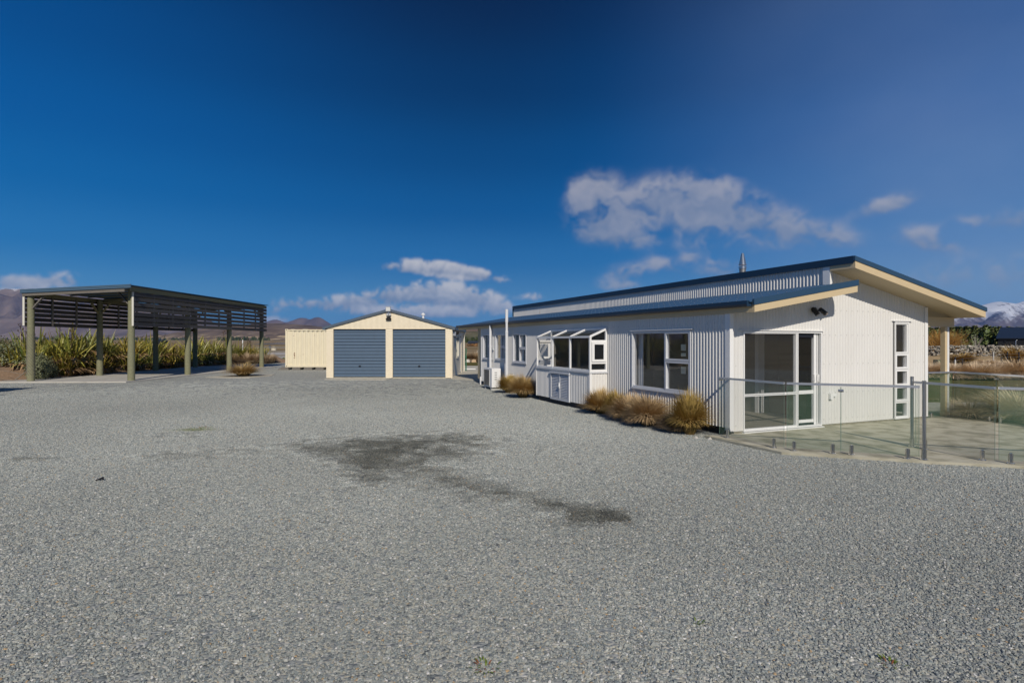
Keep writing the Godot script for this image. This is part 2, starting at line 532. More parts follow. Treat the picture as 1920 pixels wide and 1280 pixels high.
# ---------------------------------------------------------------- ground
# stains on the yard: x, z, radius x, radius z, darkness
const STAINS := [[-3.0, -9.5, 0.75, 0.62, 0.95], [-1.5, -10.4, 1.1, 0.35, 0.55], [-1.5, -8.9, 0.7, 0.6, 0.5], [-2.25, -8.8, 0.55, 0.55, 0.9], [-2.0, -8.0, 0.36, 0.65, 0.95], [-1.72, -7.15, 0.28, 0.4, 0.6], [-1.95, -9.6, 0.7, 0.42, 0.6], [-1.05, -9.9, 0.75, 0.5, 0.75], [-0.75, -9.0, 0.45, 0.5, 0.55], [-1.3, -8.1, 0.35, 0.6, 0.6], [-0.95, -7.35, 0.32, 0.4, 0.65],
	[-0.6, -7.0, 0.42, 0.32, 0.75], [-0.12, -6.5, 0.42, 0.26, 0.8], [0.3, -6.1, 0.38, 0.2, 0.8], [0.72, -5.72, 0.32, 0.24, 1.1], [1.02, -5.75, 0.22, 0.2, 0.85], [0.6, -5.45, 0.3, 0.12, 0.45], [0.6, -9.3, 0.6, 0.6, 0.25], [-4.6, -9.0, 0.7, 0.5, 0.4], [-5.2, -8.6, 0.5, 0.3, 0.35], [-7.15, -8.45, 0.38, 0.13, 1.1], [-6.2, -10.6, 1.0, 0.35, 0.4], [-5.8, -8.7, 0.4, 0.2, 0.35], [-1.9, -11.0, 1.2, 0.3, 0.3], [2.9, -6.3, 1.2, 0.6, 0.2]]
var stain_noise: FastNoiseLite
func stain(x: float, z: float) -> float:
	var d := 0.0
	for s in STAINS:
		var dx: float = (x - s[0]) / (s[2] * 1.2)
		var dz: float = (z - s[1]) / (s[3] * 1.35)
		var q := dx * dx + dz * dz
		if q < 5.0:
			d += s[4] * exp(-q)
	if d < 0.02: return 0.0
	var nz := stain_noise.get_noise_2d(x * 10.0, z * 10.0)
	var nf := stain_noise.get_noise_2d(x * 34.0 + 50.0, z * 34.0)
	return 0.92 * smoothstep(0.05, 1.45, d * (0.85 + 0.65 * nz + 0.35 * nf))

func sheet(x0: float, x1: float, z0: float, z1: float, y: float) -> MB:
	var m := MB.new()
	m.quad(Vector3(x0, y, z0), Vector3(x1, y, z0), Vector3(x1, y, z1), Vector3(x0, y, z1), Vector3.UP)
	return m

func slab(poly: Array, y0: float, y1: float) -> MB:
	var m := MB.new()
	m.prism(poly, Vector3(0, y0, 0), Vector3(1, 0, 0), Vector3(0, 0, 1), Vector3(0, y1 - y0, 0))
	return m

func ground() -> void:
	stain_noise = fnoise(0.16, 4, FastNoiseLite.TYPE_SIMPLEX_SMOOTH, 3)
	# the plain: one sheet to the horizon, finer near the yard
	var ln := fnoise(0.0016, 4, FastNoiseLite.TYPE_SIMPLEX_SMOOTH, 9)
	var m := MB.new()
	var N := 150
	var grid := []
	for i in N + 1:
		var row := []
		var a := (i * 2.0 / N - 1.0)
		var gx := 90.0 * a + 24000.0 * pow(absf(a), 4.0) * signf(a)
		for j in N + 1:
			var b := (j * 2.0 / N - 1.0)
			var gz := -30.0 + 90.0 * b + 24000.0 * pow(absf(b), 4.0) * signf(b)
			row.append(Vector3(gx, plain_y(gx, gz), gz))
		grid.append(row)
	for i in N:
		for j in N:
			var p: Array = [grid[i][j], grid[i + 1][j], grid[i + 1][j + 1], grid[i][j + 1]]
			m.tri(p[0], p[1], p[2], Vector3.UP)
			m.tri(p[0], p[2], p[3], Vector3.UP)
	var pm := mat("dry plain", 1, 1, 1, 1.0, 0.0, 0.0)
	var fine := fnoise(0.012, 5, FastNoiseLite.TYPE_SIMPLEX_SMOOTH, 52)
	tri_tex(pm, ntex(fine, [[0.0, Color(0.10, 0.085, 0.045)], [0.35, Color(0.21, 0.155, 0.09)], [0.55, Color(0.30, 0.225, 0.14)], [0.8, Color(0.34, 0.27, 0.185)], [1.0, Color(0.40, 0.35, 0.27)]], 1024), Vector3(0.0022, 0.0022, 0.0055))
	pm.detail_enabled = true
	pm.detail_blend_mode = BaseMaterial3D.BLEND_MODE_MUL
	pm.detail_albedo = ntex(fnoise(0.03, 5, FastNoiseLite.TYPE_SIMPLEX_SMOOTH, 61), [[0.0, Color(0.62, 0.62, 0.55)], [0.5, Color(0.95, 0.95, 0.93)], [1.0, Color(1, 1, 1)]], 512)
	pm.uv2_triplanar = true
	pm.uv2_world_triplanar = true
	pm.uv2_scale = Vector3(0.05, 0.05, 0.09)
	pm.detail_uv_layer = BaseMaterial3D.DETAIL_UV_2
	structure("plain", m, pm)

	# gravel yard
	var gm := mat("gravel bed", 1, 1, 1, 0.95, 0.0, 0.2)
	var cell := FastNoiseLite.new()
	cell.noise_type = FastNoiseLite.TYPE_CELLULAR
	cell.cellular_return_type = FastNoiseLite.RETURN_CELL_VALUE
	cell.frequency = 0.11
	cell.fractal_type = FastNoiseLite.FRACTAL_NONE
	cell.seed = 4
	tri_tex(gm, ntex(cell, [[0.0, Color(0.14, 0.155, 0.155)], [0.25, Color(0.25, 0.27, 0.265)], [0.5, Color(0.335, 0.35, 0.335)], [0.72, Color(0.40, 0.405, 0.37)], [0.85, Color(0.46, 0.43, 0.345)], [1.0, Color(0.64, 0.63, 0.58)]], 1024), Vector3(0.42, 0.42, 0.42))
	var cd := cell.duplicate()
	cd.cellular_return_type = FastNoiseLite.RETURN_DISTANCE
	var ht := ntex(cd, [[0.0, Color(1, 1, 1)], [1.0, Color(0, 0, 0)]], 1024)
	gm.heightmap_enabled = true
	gm.heightmap_texture = ht
	gm.heightmap_scale = 0.8
	gm.detail_enabled = true
	gm.detail_blend_mode = BaseMaterial3D.BLEND_MODE_MUL
	gm.detail_uv_layer = BaseMaterial3D.DETAIL_UV_2
	var S := 768
	var img := Image.create(S, S, false, Image.FORMAT_RGBA8)
	var macro := fnoise(0.09, 4, FastNoiseLite.TYPE_SIMPLEX_SMOOTH, 17)
	for y in S:
		for x in S:
			var wx := -40.0 + 70.0 * x / S
			var wz := -60.0 + 70.0 * y / S
			img.set_pixel(x, y, yard_tint(wx, wz, macro).linear_to_srgb())
	gm.detail_albedo = ImageTexture.create_from_image(img)
	var yard := MB.new()
	# outline of the yard in x, z
	var outline := [Vector2(-40, 10), Vector2(30, 10), Vector2(30, -6.5), Vector2(10.5, -8.0), Vector2(6.0, -20.0), Vector2(-1.0, -33.5), Vector2(-4.0, -41.0), Vector2(-9.0, -44.0), Vector2(-13.5, -45.5), Vector2(-20.0, -46.5), Vector2(-24.0, -44.0), Vector2(-21.7, -36.0), Vector2(-21.7, -25.5), Vector2(-40, -23.5)]
	var idx := Geometry2D.triangulate_polygon(PackedVector2Array(outline))
	for i in range(0, idx.size(), 3):
		var q := []
		for k in 3: q.append(Vector3(outline[idx[i + k]].x, 0.0, outline[idx[i + k]].y))
		yard.tri(q[0], q[1], q[2], Vector3.UP)
	for p in yard.v:
		yard.uv2.append(Vector2((p.x + 40.0) / 70.0, (p.z + 60.0) / 70.0))
	structure("gravel_yard", yard, gm)

	# concrete
	structure("carport_slab", slab([Vector2(-24.5, -23.75), Vector2(-16.4, -24.0), Vector2(-16.05, -38.6), Vector2(-21.5, -38.6), Vector2(-21.5, -25.6), Vector2(-24.5, -25.2)], -0.1, 0.05), M["pale concrete"])
	structure("concrete_pad", slab([Vector2(-14.9, -27.5), Vector2(-13.9, -27.05), Vector2(-12.5, -26.9), Vector2(-12.2, -28.6), Vector2(-12.6, -30.0), Vector2(-14.8, -29.6)], -0.1, 0.018), M["concrete"])
	structure("garage_apron", slab([Vector2(-8.6, -25.85), Vector2(-5.7, -25.6), Vector2(-5.72, -26.86), Vector2(-8.58, -26.86)], -0.1, 0.02), M["concrete"])
	structure("garage_door_sill", slab([Vector2(-5.66, -26.6), Vector2(-3.1, -26.55), Vector2(-3.1, -26.86), Vector2(-5.66, -26.86)], -0.1, 0.012), M["concrete"])
	structure("side_path", slab([Vector2(-2.84, -26.3), Vector2(-1.35, -25.1), Vector2(-1.0, -26.0), Vector2(0.3, -38.2), Vector2(-3.6, -39.0), Vector2(-2.84, -33.0)], -0.1, 0.025), M["concrete"])
	# patio in the house's own axes
	var h := Transform3D(Basis(Vector3.UP, HOUSE_TURN), HOUSE_AT)
	var poly := []
	for p in [Vector2(-0.28, 0.0), Vector2(-0.55, -0.05), Vector2(-0.55, 0.35), Vector2(-0.52, 1.62), Vector2(0.25, 2.32), Vector2(0.95, 2.98), Vector2(1.75, 3.62), Vector2(3.6, 5.3), Vector2(6.0, 4.9), Vector2(6.25, 1.9), Vector2(6.72, 0.05), Vector2(6.9, 0.0), Vector2(7.3, -0.6), Vector2(7.0, -13.6), Vector2(0.2, -13.6), Vector2(0.2, 0.0)]:
		var w: Vector3 = h * Vector3(p.x, 0, p.y)
		poly.append(Vector2(w.x, w.z))
	structure("patio", slab(poly, -0.1, 0.045), M["patio concrete"])
	# lawns
	var gr := mat("lawn turf", 1, 1, 1, 1.0, 0.0, 0.0)
	tri_tex(gr, ntex(fnoise(0.02, 5, FastNoiseLite.TYPE_SIMPLEX_SMOOTH, 71), [[0.0, Color(0.05, 0.065, 0.02)], [0.45, Color(0.10, 0.095, 0.035)], [0.7, Color(0.155, 0.12, 0.05)], [1.0, Color(0.23, 0.17, 0.085)]], 512), Vector3(0.11, 0.11, 0.25))
	structure("lawn", sheet(8.0, 60.0, -27.0, -16.2, 0.004), gr)
	structure("garden_path", slab([Vector2(9.2, -13.4), Vector2(30.0, -13.4), Vector2(30.0, -15.8), Vector2(8.6, -16.0)], -0.1, 0.03), M["concrete"])
	structure("back_lawn", sheet(-8.0, 6.0, -47.5, -40.5, 0.004), gr)
	structure("back_path_edge", slab([Vector2(-3.6, -39.1), Vector2(0.6, -38.3), Vector2(0.7, -38.9), Vector2(-3.5, -39.8)], -0.1, 0.04), M["pale concrete"])

func yard_tint(x: float, z: float, macro: FastNoiseLite) -> Color:
	var s := stain(x, z)
	var k := 1.0 + 0.22 * macro.get_noise_2d(x, z) + 0.05 * macro.get_noise_2d(x * 6.0, z * 6.0)
	# faint wheel tracks curving up to the garage doors
	for c in [-1.3, 0.2, 3.4, 4.9]:
		var px: float = c - 0.012 * (z + 26.0) * (z + 26.0) * 0.35 - 4.6 + 0.35 * macro.get_noise_2d(z * 2.0, c * 20.0)
		k += 0.055 * exp(-pow((x - px) / 0.28, 2.0)) * (0.4 + 0.9 * macro.get_noise_2d(z * 1.5 + c * 40.0, 3.0))
	var t := Color(k, k, k).lerp(Color(0.22, 0.215, 0.195), s * 0.93)
	var moss := exp(-pow((x + 6.3) / 0.35, 2.0) - pow((z + 11.2) / 0.16, 2.0))
	return t.lerp(Color(0.5, 0.55, 0.2), moss * 0.8)

func plain_y(x: float, z: float) -> float:
	var r := Vector2(x, z + 30.0).length()
	var y := -0.06
	y += 0.004 * maxf(0.0, r - 1100.0) * (1.0 if r < 6000.0 else 1.0)
	return y if r < 5600.0 else y

# ---------------------------------------------------------------- hills
# stations along the skyline: x, crest height, z of the crest
func range_mesh(st: Array, depth_front: float, depth_back: float, nx: int, nz: int, spur: float, sd: int, paint: Callable, rough := 0.35) -> MB:
	var rid := fnoise(1.0 / spur, 4, FastNoiseLite.TYPE_SIMPLEX_SMOOTH, sd)
	rid.fractal_type = FastNoiseLite.FRACTAL_RIDGED
	var wb := fnoise(0.6 / spur, 3, FastNoiseLite.TYPE_SIMPLEX_SMOOTH, sd + 1)
	var m := MB.new()
	var g := []
	var total: float = st.size() - 1.0
	for i in nx + 1:
		var f := total * i / nx
		var k := mini(int(f), st.size() - 2)
		var t := f - k
		var p0: Vector3 = st[maxi(k - 1, 0)]
		var p1: Vector3 = st[k]
		var p2: Vector3 = st[k + 1]
		var p3: Vector3 = st[mini(k + 2, st.size() - 1)]
		var crest := p1.lerp(p2, t)
		crest.y = cubic_interpolate(p1.y, p2.y, p0.y, p3.y, t)
		var row := []
		for j in nz + 1:
			var b := float(j) / nz * 2.0 - 1.0
			var z := crest.z + (depth_front * -b if b < 0.0 else -depth_back * b)
			var x := crest.x
			var q: float = absf(b)
			var prof := pow(1.0 - q, 1.25) * 0.55 + 0.45 * (1.0 - q * q)
			var wx := x + 0.4 * spur * wb.get_noise_2d(x, z)
			var r := rid.get_noise_2d(wx, z * 0.55)
			var y := crest.y * prof * (1.0 + rough * (r - 0.45) * smoothstep(0.04, 0.4, q)) + crest.y * 0.015 * (r - 0.4) * (1.0 - q)
			y = maxf(y, 0.0) if q < 0.999 else -8.0
			row.append(Vector3(x, y, z))
		g.append(row)
	var nrm := []
	for i in nx + 1:
		var row := []
		for j in nz + 1:
			var a: Vector3 = g[mini(i + 1, nx)][j] - g[maxi(i - 1, 0)][j]
			var b: Vector3 = g[i][mini(j + 1, nz)] - g[i][maxi(j - 1, 0)]
			var c := a.cross(b).normalized()
			row.append(c if c.y > 0.0 else -c)
		nrm.append(row)
	for i in nx:
		for j in nz:
			var ids := [[i, j], [i + 1, j], [i + 1, j + 1], [i, j], [i + 1, j + 1], [i, j + 1]]
			for t in 2:
				var p := []
				var pn := []
				for e in 3:
					var id: Array = ids[t * 3 + e]
					p.append(g[id[0]][id[1]])
					pn.append(nrm[id[0]][id[1]])
				m.col = paint.call((p[0] + p[1] + p[2]) / 3.0, (pn[0] + pn[1] + pn[2]).normalized())
				m.stri(p[0], p[1], p[2], pn[0], pn[1], pn[2])
	return m

func skyline(z: float, pts: Array) -> Array:
	return pts.map(func(p): return Vector3((p[0] - 0.0) * z, p[1] * z, -z))

func hills() -> void:
	var cn := fnoise(0.0035, 5, FastNoiseLite.TYPE_SIMPLEX_SMOOTH, 81)
	# crests as slopes: sideways and upward per metre of distance
	var lilac := func(p: Vector3, nn: Vector3):
		var t := clampf(cn.get_noise_2d(p.x * 0.6, p.z * 0.3 + p.y) * 0.9 + 0.5, 0.0, 1.0)
		var c := Color(0.115, 0.085, 0.075).lerp(Color(0.26, 0.20, 0.165), t)
		var snow := smoothstep(770.0, 850.0, p.y + 90.0 * cn.get_noise_2d(p.x, p.z))
		return c.lerp(Color(0.8, 0.8, 0.82), snow * smoothstep(0.5, 0.85, nn.y))
	var left := range_mesh(skyline(9000.0, [[-1.75, 0.05], [-1.5, 0.09], [-1.25, 0.078], [-1.08, 0.083], [-0.95, 0.0895], [-0.885, 0.0925], [-0.835, 0.0945], [-0.785, 0.090], [-0.72, 0.080], [-0.64, 0.065], [-0.58, 0.05], [-0.52, 0.03], [-0.47, 0.012], [-0.44, 0.0]]), 2800.0, 2500.0, 200, 70, 950.0, 101, lilac, 0.55)
	structure("lilac_mountain", left, M["hill"])
	var brown := func(p: Vector3, nn: Vector3):
		var t := clampf(cn.get_noise_2d(p.x * 1.6, p.z) * 0.9 + 0.5, 0.0, 1.0)
		var c := Color(0.095, 0.065, 0.042).lerp(Color(0.20, 0.145, 0.095), t)
		return c.lerp(Color(0.5, 0.38, 0.22), (1.0 - smoothstep(35.0, 70.0, p.y)) * smoothstep(0.1, 0.3, cn.get_noise_2d(p.x * 3.0, p.z * 3.0)))
	structure("brown_hill", range_mesh(skyline(5200.0, [[-0.56, 0.0], [-0.533, 0.018], [-0.50, 0.0265], [-0.463, 0.031], [-0.434, 0.0325], [-0.387, 0.031], [-0.34, 0.027], [-0.30, 0.022], [-0.25, 0.017], [-0.2, 0.012], [-0.15, 0.0]]), 1500.0, 1300.0, 110, 50, 620.0, 102, brown, 0.3), M["hill"])
	var far := func(p: Vector3, nn: Vector3):
		var t := clampf(cn.get_noise_2d(p.x * 0.5, p.z * 0.5 + p.y) * 0.9 + 0.5, 0.0, 1.0)
		return Color(0.10, 0.07, 0.06).lerp(Color(0.19, 0.135, 0.105), t)
	structure("distant_peaks", range_mesh(skyline(12500.0, [[-0.50, 0.0], [-0.46, 0.018], [-0.434, 0.034], [-0.418, 0.039], [-0.402, 0.0345], [-0.388, 0.037], [-0.377, 0.0415], [-0.366, 0.0415], [-0.358, 0.0395], [-0.349, 0.0425], [-0.341, 0.043], [-0.33, 0.037], [-0.318, 0.029], [-0.30, 0.02], [-0.27, 0.008], [-0.25, 0.0]]), 1800.0, 1500.0, 120, 40, 900.0, 103, far, 0.35), M["hill"])
	var green := func(p: Vector3, nn: Vector3):
		var t := clampf(cn.get_noise_2d(p.x * 1.5, p.z * 3.0) * 1.2 + 0.5, 0.0, 1.0)
		var c := Color(0.07, 0.08, 0.035).lerp(Color(0.17, 0.15, 0.085), t)
		return c.lerp(Color(0.19, 0.13, 0.095), smoothstep(28.0, 52.0, p.y + 12.0 * cn.get_noise_2d(p.x * 3.0, p.z)))
	structure("green_hill", range_mesh(skyline(2600.0, [[-0.2, 0.0], [-0.15, 0.012], [-0.10, 0.0215], [-0.06, 0.0235], [-0.02, 0.022], [0.05, 0.018], [0.15, 0.014], [0.3, 0.01], [0.45, 0.0]]), 900.0, 800.0, 80, 40, 420.0, 104, green, 0.2), M["hill"])
	var snowy := func(p: Vector3, nn: Vector3):
		var nz := cn.get_noise_2d(p.x * 0.7, p.z * 0.7 + p.y * 0.6)
		var fine := cn.get_noise_2d(p.x * 4.0 + p.y * 2.0, p.z * 2.0)
		var t := clampf(nz * 0.9 + 0.5, 0.0, 1.0)
		var c := Color(0.085, 0.065, 0.075).lerp(Color(0.21, 0.165, 0.15), t)
		var snow := smoothstep(380.0, 560.0, p.y + 190.0 * nz + 50.0 * fine)
		snow *= 1.0 - 0.75 * smoothstep(0.12, 0.3, fine) * smoothstep(0.0, 0.25, -nz + 0.1)
		return c.lerp(Color(0.60, 0.62, 0.66), snow)
	structure("snowy_mountain", range_mesh(skyline(11500.0, [[0.5, 0.0], [0.58, 0.018], [0.66, 0.034], [0.735, 0.047], [0.79, 0.058], [0.833, 0.065], [0.863, 0.0705], [0.885, 0.067], [0.906, 0.0715], [0.96, 0.08], [1.05, 0.074], [1.15, 0.085], [1.3, 0.07], [1.5, 0.05], [1.7, 0.0]]), 3600.0, 2500.0, 220, 80, 1000.0, 105, snowy, 0.5), M["hill"])
	# low country behind the camera, seen only in the glass
	var back := []
	for k in 15:
		var a := deg_to_rad(lerpf(75.0, 285.0, k / 14.0))
		back.append(Vector3(sin(a) * 5200.0, 150.0 + 130.0 * sin(k * 1.7) * sin(k * 0.9 + 1.0), -cos(a) * 5200.0))
	var ring := MB.new()
	for k in 14:
		for e in 6:
			var p0: Vector3 = (back[k] as Vector3).lerp(back[k + 1], e / 6.0)
			var p1: Vector3 = (back[k] as Vector3).lerp(back[k + 1], (e + 1) / 6.0)
			var w0 := 1.0 + 0.3 * cn.get_noise_2d(p0.x, p0.z)
			var w1 := 1.0 + 0.3 * cn.get_noise_2d(p1.x, p1.z)
			var c0 := Vector3(p0.x, p0.y * w0, p0.z)
			var c1 := Vector3(p1.x, p1.y * w1, p1.z)
			ring.col = Color(0.17, 0.125, 0.08)
			ring.quad(Vector3(p0.x * 0.72, -2, p0.z * 0.72), Vector3(p1.x * 0.72, -2, p1.z * 0.72), c1, c0, Vector3.UP)
			ring.quad(c0, c1, Vector3(p1.x * 1.3, -2, p1.z * 1.3), Vector3(p0.x * 1.3, -2, p0.z * 1.3), Vector3.UP)
	structure("low_hills", ring, M["hill"])

# ---------------------------------------------------------------- house
# a window unit facing +z; cells are [x0, x1, y0, y1]
func window_unit(called: String, parent: Node, at: Vector3, turn: float, w: float, h: float, cells: Array, glass: String, frame_mat: Material, bead := 0.04, sash := []) -> MeshInstance3D:
	var f := MB.new()
	var o := 0.02
	f.box(Vector3(-o, -o, -0.09), Vector3(0.006, h + o, 0.035))
	f.box(Vector3(w - 0.006, -o, -0.09), Vector3(w + o, h + o, 0.035))
	f.box(Vector3(0.006, -o, -0.09), Vector3(w - 0.006, 0.006, 0.035))
	f.box(Vector3(0.006, h - 0.006, -0.09), Vector3(w - 0.006, h + o, 0.035))
	var fr := part(called, f, frame_mat, parent, at, turn)
	var k := 0
	for c in cells:
		var s := MB.new()
		var e: float = bead * 0.85 + (0.012 if sash.has(k) else 0.0)
		var d: float = 0.03 if sash.has(k) else 0.018
		var x0: float = c[0] + 0.004
		var x1: float = c[1] - 0.004
		var y0: float = c[2] + 0.004
		var y1: float = c[3] - 0.004
		s.box(Vector3(x0, y0, -0.05), Vector3(x0 + e, y1, d))
		s.box(Vector3(x1 - e, y0, -0.05), Vector3(x1, y1, d))
		s.box(Vector3(x0 + e, y0, -0.05), Vector3(x1 - e, y0 + e, d))
		s.box(Vector3(x0 + e, y1 - e, -0.05), Vector3(x1 - e, y1, d))
		part("sash", s, frame_mat, fr)
		var g := MB.new()
		g.quad(Vector3(x0 + e, y0 + e, -0.012), Vector3(x1 - e, y0 + e, -0.012), Vector3(x1 - e, y1 - e, -0.012), Vector3(x0 + e, y1 - e, -0.012), Vector3(0, 0, 1))
		# the second sheet of the double glazing
		g.quad(Vector3(x0 + e, y0 + e, -0.026), Vector3(x1 - e, y0 + e, -0.026), Vector3(x1 - e, y1 - e, -0.026), Vector3(x0 + e, y1 - e, -0.026), Vector3(0, 0, 1))
		part("pane", g, M[glass], fr)
		k += 1
	return fr

func house() -> void:
	var hs := thing("house", "long white corrugated metal house with blue roof and cream fascia boards", "house", HOUSE_AT, HOUSE_TURN)
	var L := 13.66
	var cl: Material = M["white cladding"]
	var AX := Vector3(0, 0, -1)
	var holes := [[12.33, 13.43, 1.08, 2.02], [10.94, 12.01, 1.09, 2.01], [9.17, 10.29, 1.04, 2.01], [4.24, 7.24, 0.99, 2.04], [1.06, 3.06, 0.70, 1.96]]
	var clad := MB.new()
	var liner := MB.new()
	for r in wall_rects(0.0, L, 0.15, 2.30, holes):
		clad.corr(Vector3(-0.012, 0, 0), AX, Vector3.UP, Vector3(-1, 0, 0), r[0], r[1], func(_a): return r[2], func(_a): return r[3], 0.084, 0.0125)
		liner.box(Vector3(0.012, r[2], -r[0]), Vector3(0.11, r[3], -r[1]))
	part("long_wall", clad, cl, hs)
	# end wall facing the patio
	var top := func(a: float) -> float: return 2.285 + 0.167 * a if a < 2.6 else 3.19 - 0.212 * (a - 2.48)
	var eh := [[0.32, 2.33, 0.07, 1.92], [4.58, 5.0, 0.10, 2.15]]
	var ew := MB.new()
	for r in wall_rects(0.0, 5.64, 0.085, 9.0, eh, [2.599]):
		var lo: float = r[2]
		var hi: float = r[3]
		var tf := (func(a): return top.call(minf(a, 2.5985) if r[1] < 2.6 else maxf(a, 2.6))) if hi > 8.0 else (func(_a): return hi)
		ew.corr(Vector3(0, 0, 0.012), Vector3(1, 0, 0), Vector3.UP, Vector3(0, 0, 1), r[0], r[1], func(_a): return lo, tf, 0.082, 0.004)
		var ta: float = tf.call(r[0])
		var tb: float = tf.call(r[1])
		var l0: float = maxf(r[0], 0.112)
		liner.prism([Vector2(l0, lo), Vector2(r[1], lo), Vector2(r[1], tb), Vector2(l0, ta)], Vector3(0, 0, -0.10), Vector3(1, 0, 0), Vector3(0, 1, 0), Vector3(0, 0, 0.094))
	part("end_wall", ew, cl, hs)
	# clerestory strip above the lower roof
	var cw := MB.new()
	cw.corr(Vector3(2.6, 0, 0), AX, Vector3.UP, Vector3(-1, 0, 0), 0.0, 16.42, func(_a): return 2.84, func(_a): return 3.27, 0.086, 0.014)
	part("clerestory_wall", cw, cl, hs)
	liner.box(Vector3(2.62, 2.6, -0.11), Vector3(2.70, 3.14, -16.4))
	# far end and back wall
	liner.prism([Vector2(0.112, 0.15), Vector2(2.6, 0.15), Vector2(2.6, 2.71), Vector2(0.112, 2.30)], Vector3(0, 0, -L + 0.004), Vector3(1, 0, 0), Vector3(0, 1, 0), Vector3(0, 0, 0.096))
	liner.prism([Vector2(2.602, 0.15), Vector2(5.6, 0.15), Vector2(5.6, 2.5), Vector2(2.602, 3.1)], Vector3(0, 0, -L + 0.004), Vector3(1, 0, 0), Vector3(0, 1, 0), Vector3(0, 0, 0.096))
	for r in wall_rects(0.11, L - 0.11, 0.15, 2.48, [[5.2, 6.4, 0.9, 1.95], [9.4, 10.4, 0.9, 1.95]]):
		liner.box(Vector3(5.53, r[2], -r[0]), Vector3(5.62, r[3], -r[1]))
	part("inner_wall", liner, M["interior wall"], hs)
	var bw := MB.new()
	for r in wall_rects(0.0, L, 0.12, 2.50, [[5.2, 6.4, 0.9, 1.95], [9.4, 10.4, 0.9, 1.95]]):
		bw.corr(Vector3(5.64, 0, 0), AX, Vector3.UP, Vector3(1, 0, 0), r[0], r[1], func(_a): return r[2], func(_a): return r[3], 0.082, 0.009, 4)
	part("back_wall", bw, cl, hs)
	for q in [[5.2, 6.4, 0.9, 1.95], [9.4, 10.4, 0.9, 1.95]]:
		var w: float = q[1] - q[0]
		window_unit("back_window", hs, Vector3(5.62, q[2], -q[0]), PI / 2, w, q[3] - q[2], [[0.0, w * 0.5, 0.0, q[3] - q[2]], [w * 0.5, w, 0.0, q[3] - q[2]]], "window glass", M["white aluminium"])
	# rooms
	var fl := bx(Vector3(0.1, -0.05, -0.1), Vector3(5.54, 0.10, -L + 0.1))
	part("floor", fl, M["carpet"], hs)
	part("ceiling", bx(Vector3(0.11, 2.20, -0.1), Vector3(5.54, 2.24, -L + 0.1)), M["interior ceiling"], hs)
	var pw := MB.new()
	pw.box(Vector3(1.2, 0.101, -3.9), Vector3(5.53, 2.199, -4.0))
	pw.box(Vector3(0.112, 0.101, -8.4), Vector3(5.53, 2.199, -8.5))
	pw.box(Vector3(2.8, 0.101, -8.51), Vector3(2.9, 2.199, -13.5))
	pw.box(Vector3(2.6, 0.101, -1.9), Vector3(2.7, 2.199, -3.89))
	pw.box(Vector3(0.112, 0.101, -10.6), Vector3(2.79, 2.199, -10.7))
	part("partition", pw, M["interior wall"], hs)
	part("inner_door_frame", bx(Vector3(2.56, 0.101, -1.78), Vector3(2.74, 2.05, -1.89)), M["white trim"], hs)
	part("bench", bx(Vector3(2.9, 0.101, -0.8), Vector3(3.5, 0.85, -1.8)), M["wood furniture"], hs)
	var cu := MB.new()
	cu.corr(Vector3(0.17, 0, 0), AX, Vector3.UP, Vector3(-1, 0, 0), 2.88, 3.42, func(_a): return 0.3, func(_a): return 2.1, 0.09, 0.02)
	part("curtain", cu, M["curtain"], hs)
	for q in [[12.95, 13.35], [11.5, 11.95], [9.75, 10.2]]:
		var c2 := MB.new()
		c2.corr(Vector3(0.16, 0, 0), AX, Vector3.UP, Vector3(-1, 0, 0), q[0], q[1], func(_a): return 0.9, func(_a): return 2.1, 0.08, 0.016)
		part("curtain", c2, M["curtain"], hs)
	var c3 := MB.new()
	c3.corr(Vector3(0, 0, -0.17), Vector3(1, 0, 0), Vector3.UP, Vector3(0, 0, 1), 0.34, 0.46, func(_a): return 0.13, func(_a): return 2.1, 0.06, 0.016)
	part("curtain", c3, M["curtain"], hs)

	# foundation
	var fo := MB.new()
	fo.box(Vector3(0.03, -0.2, 0.0), Vector3(0.1, 0.149, -L))
	part("foundation", fo, M["foundation"], hs)
	part("plinth", bx(Vector3(0.1, -0.05, -0.08), Vector3(5.6, 0.084, -0.004)), M["plinth concrete"], hs)
	# corner flashings
	for q in [
			[Vector3(-0.03, 0.10, 0.03), Vector3(0.06, 2.285, 0.024), Vector3(-0.03, 0.10, 0.024), Vector3(-0.024, 2.285, -0.09)],
			[Vector3(5.57, 0.085, 0.024), Vector3(5.67, 2.51, 0.03), Vector3(5.664, 0.085, 0.024), Vector3(5.67, 2.51, -0.07)],
			[Vector3(-0.03, 0.14, -L + 0.06), Vector3(-0.024, 2.28, -L - 0.02), Vector3(-0.024, 0.14, -L - 0.014), Vector3(0.06, 2.28, -L - 0.02)],
			[Vector3(2.572, 2.86, 0.028), Vector3(2.64, 3.18, 0.034), Vector3(2.572, 2.86, 0.028), Vector3(2.58, 3.26, -0.13)]]:
		var tr := bx(q[0], q[1])
		tr.box(q[2], q[3])
		part("corner_flashing", tr, M["white trim"], hs)
	part("far_wall", bx(Vector3(0.0, 0.15, -L - 0.012), Vector3(5.64, 2.28, -L)), cl, hs)

	# lower roof
	var b := MB.new()
	b.prism([Vector2(-0.03, 2.275), Vector2(2.598, 2.714), Vector2(2.598, 2.88), Vector2(-0.03, 2.44)], Vector3(0, 0, 0.60), Vector3(1, 0, 0), Vector3(0, 1, 0), Vector3(0, 0, -17.25))
	part("lower_soffit", b, M["soffit"], hs)
	b = MB.new()
	b.corr(Vector3(-0.13, 2.445, 0), AX, Vector3(1, 0.167, 0), Vector3(-0.165, 0.986, 0), -0.62, 16.68, func(_a): return 0.0, func(_a): return 2.725, 0.082, 0.010)
	var lr := part("lower_roof", b, M["blue roofing"], hs)
	var sc := MB.new()
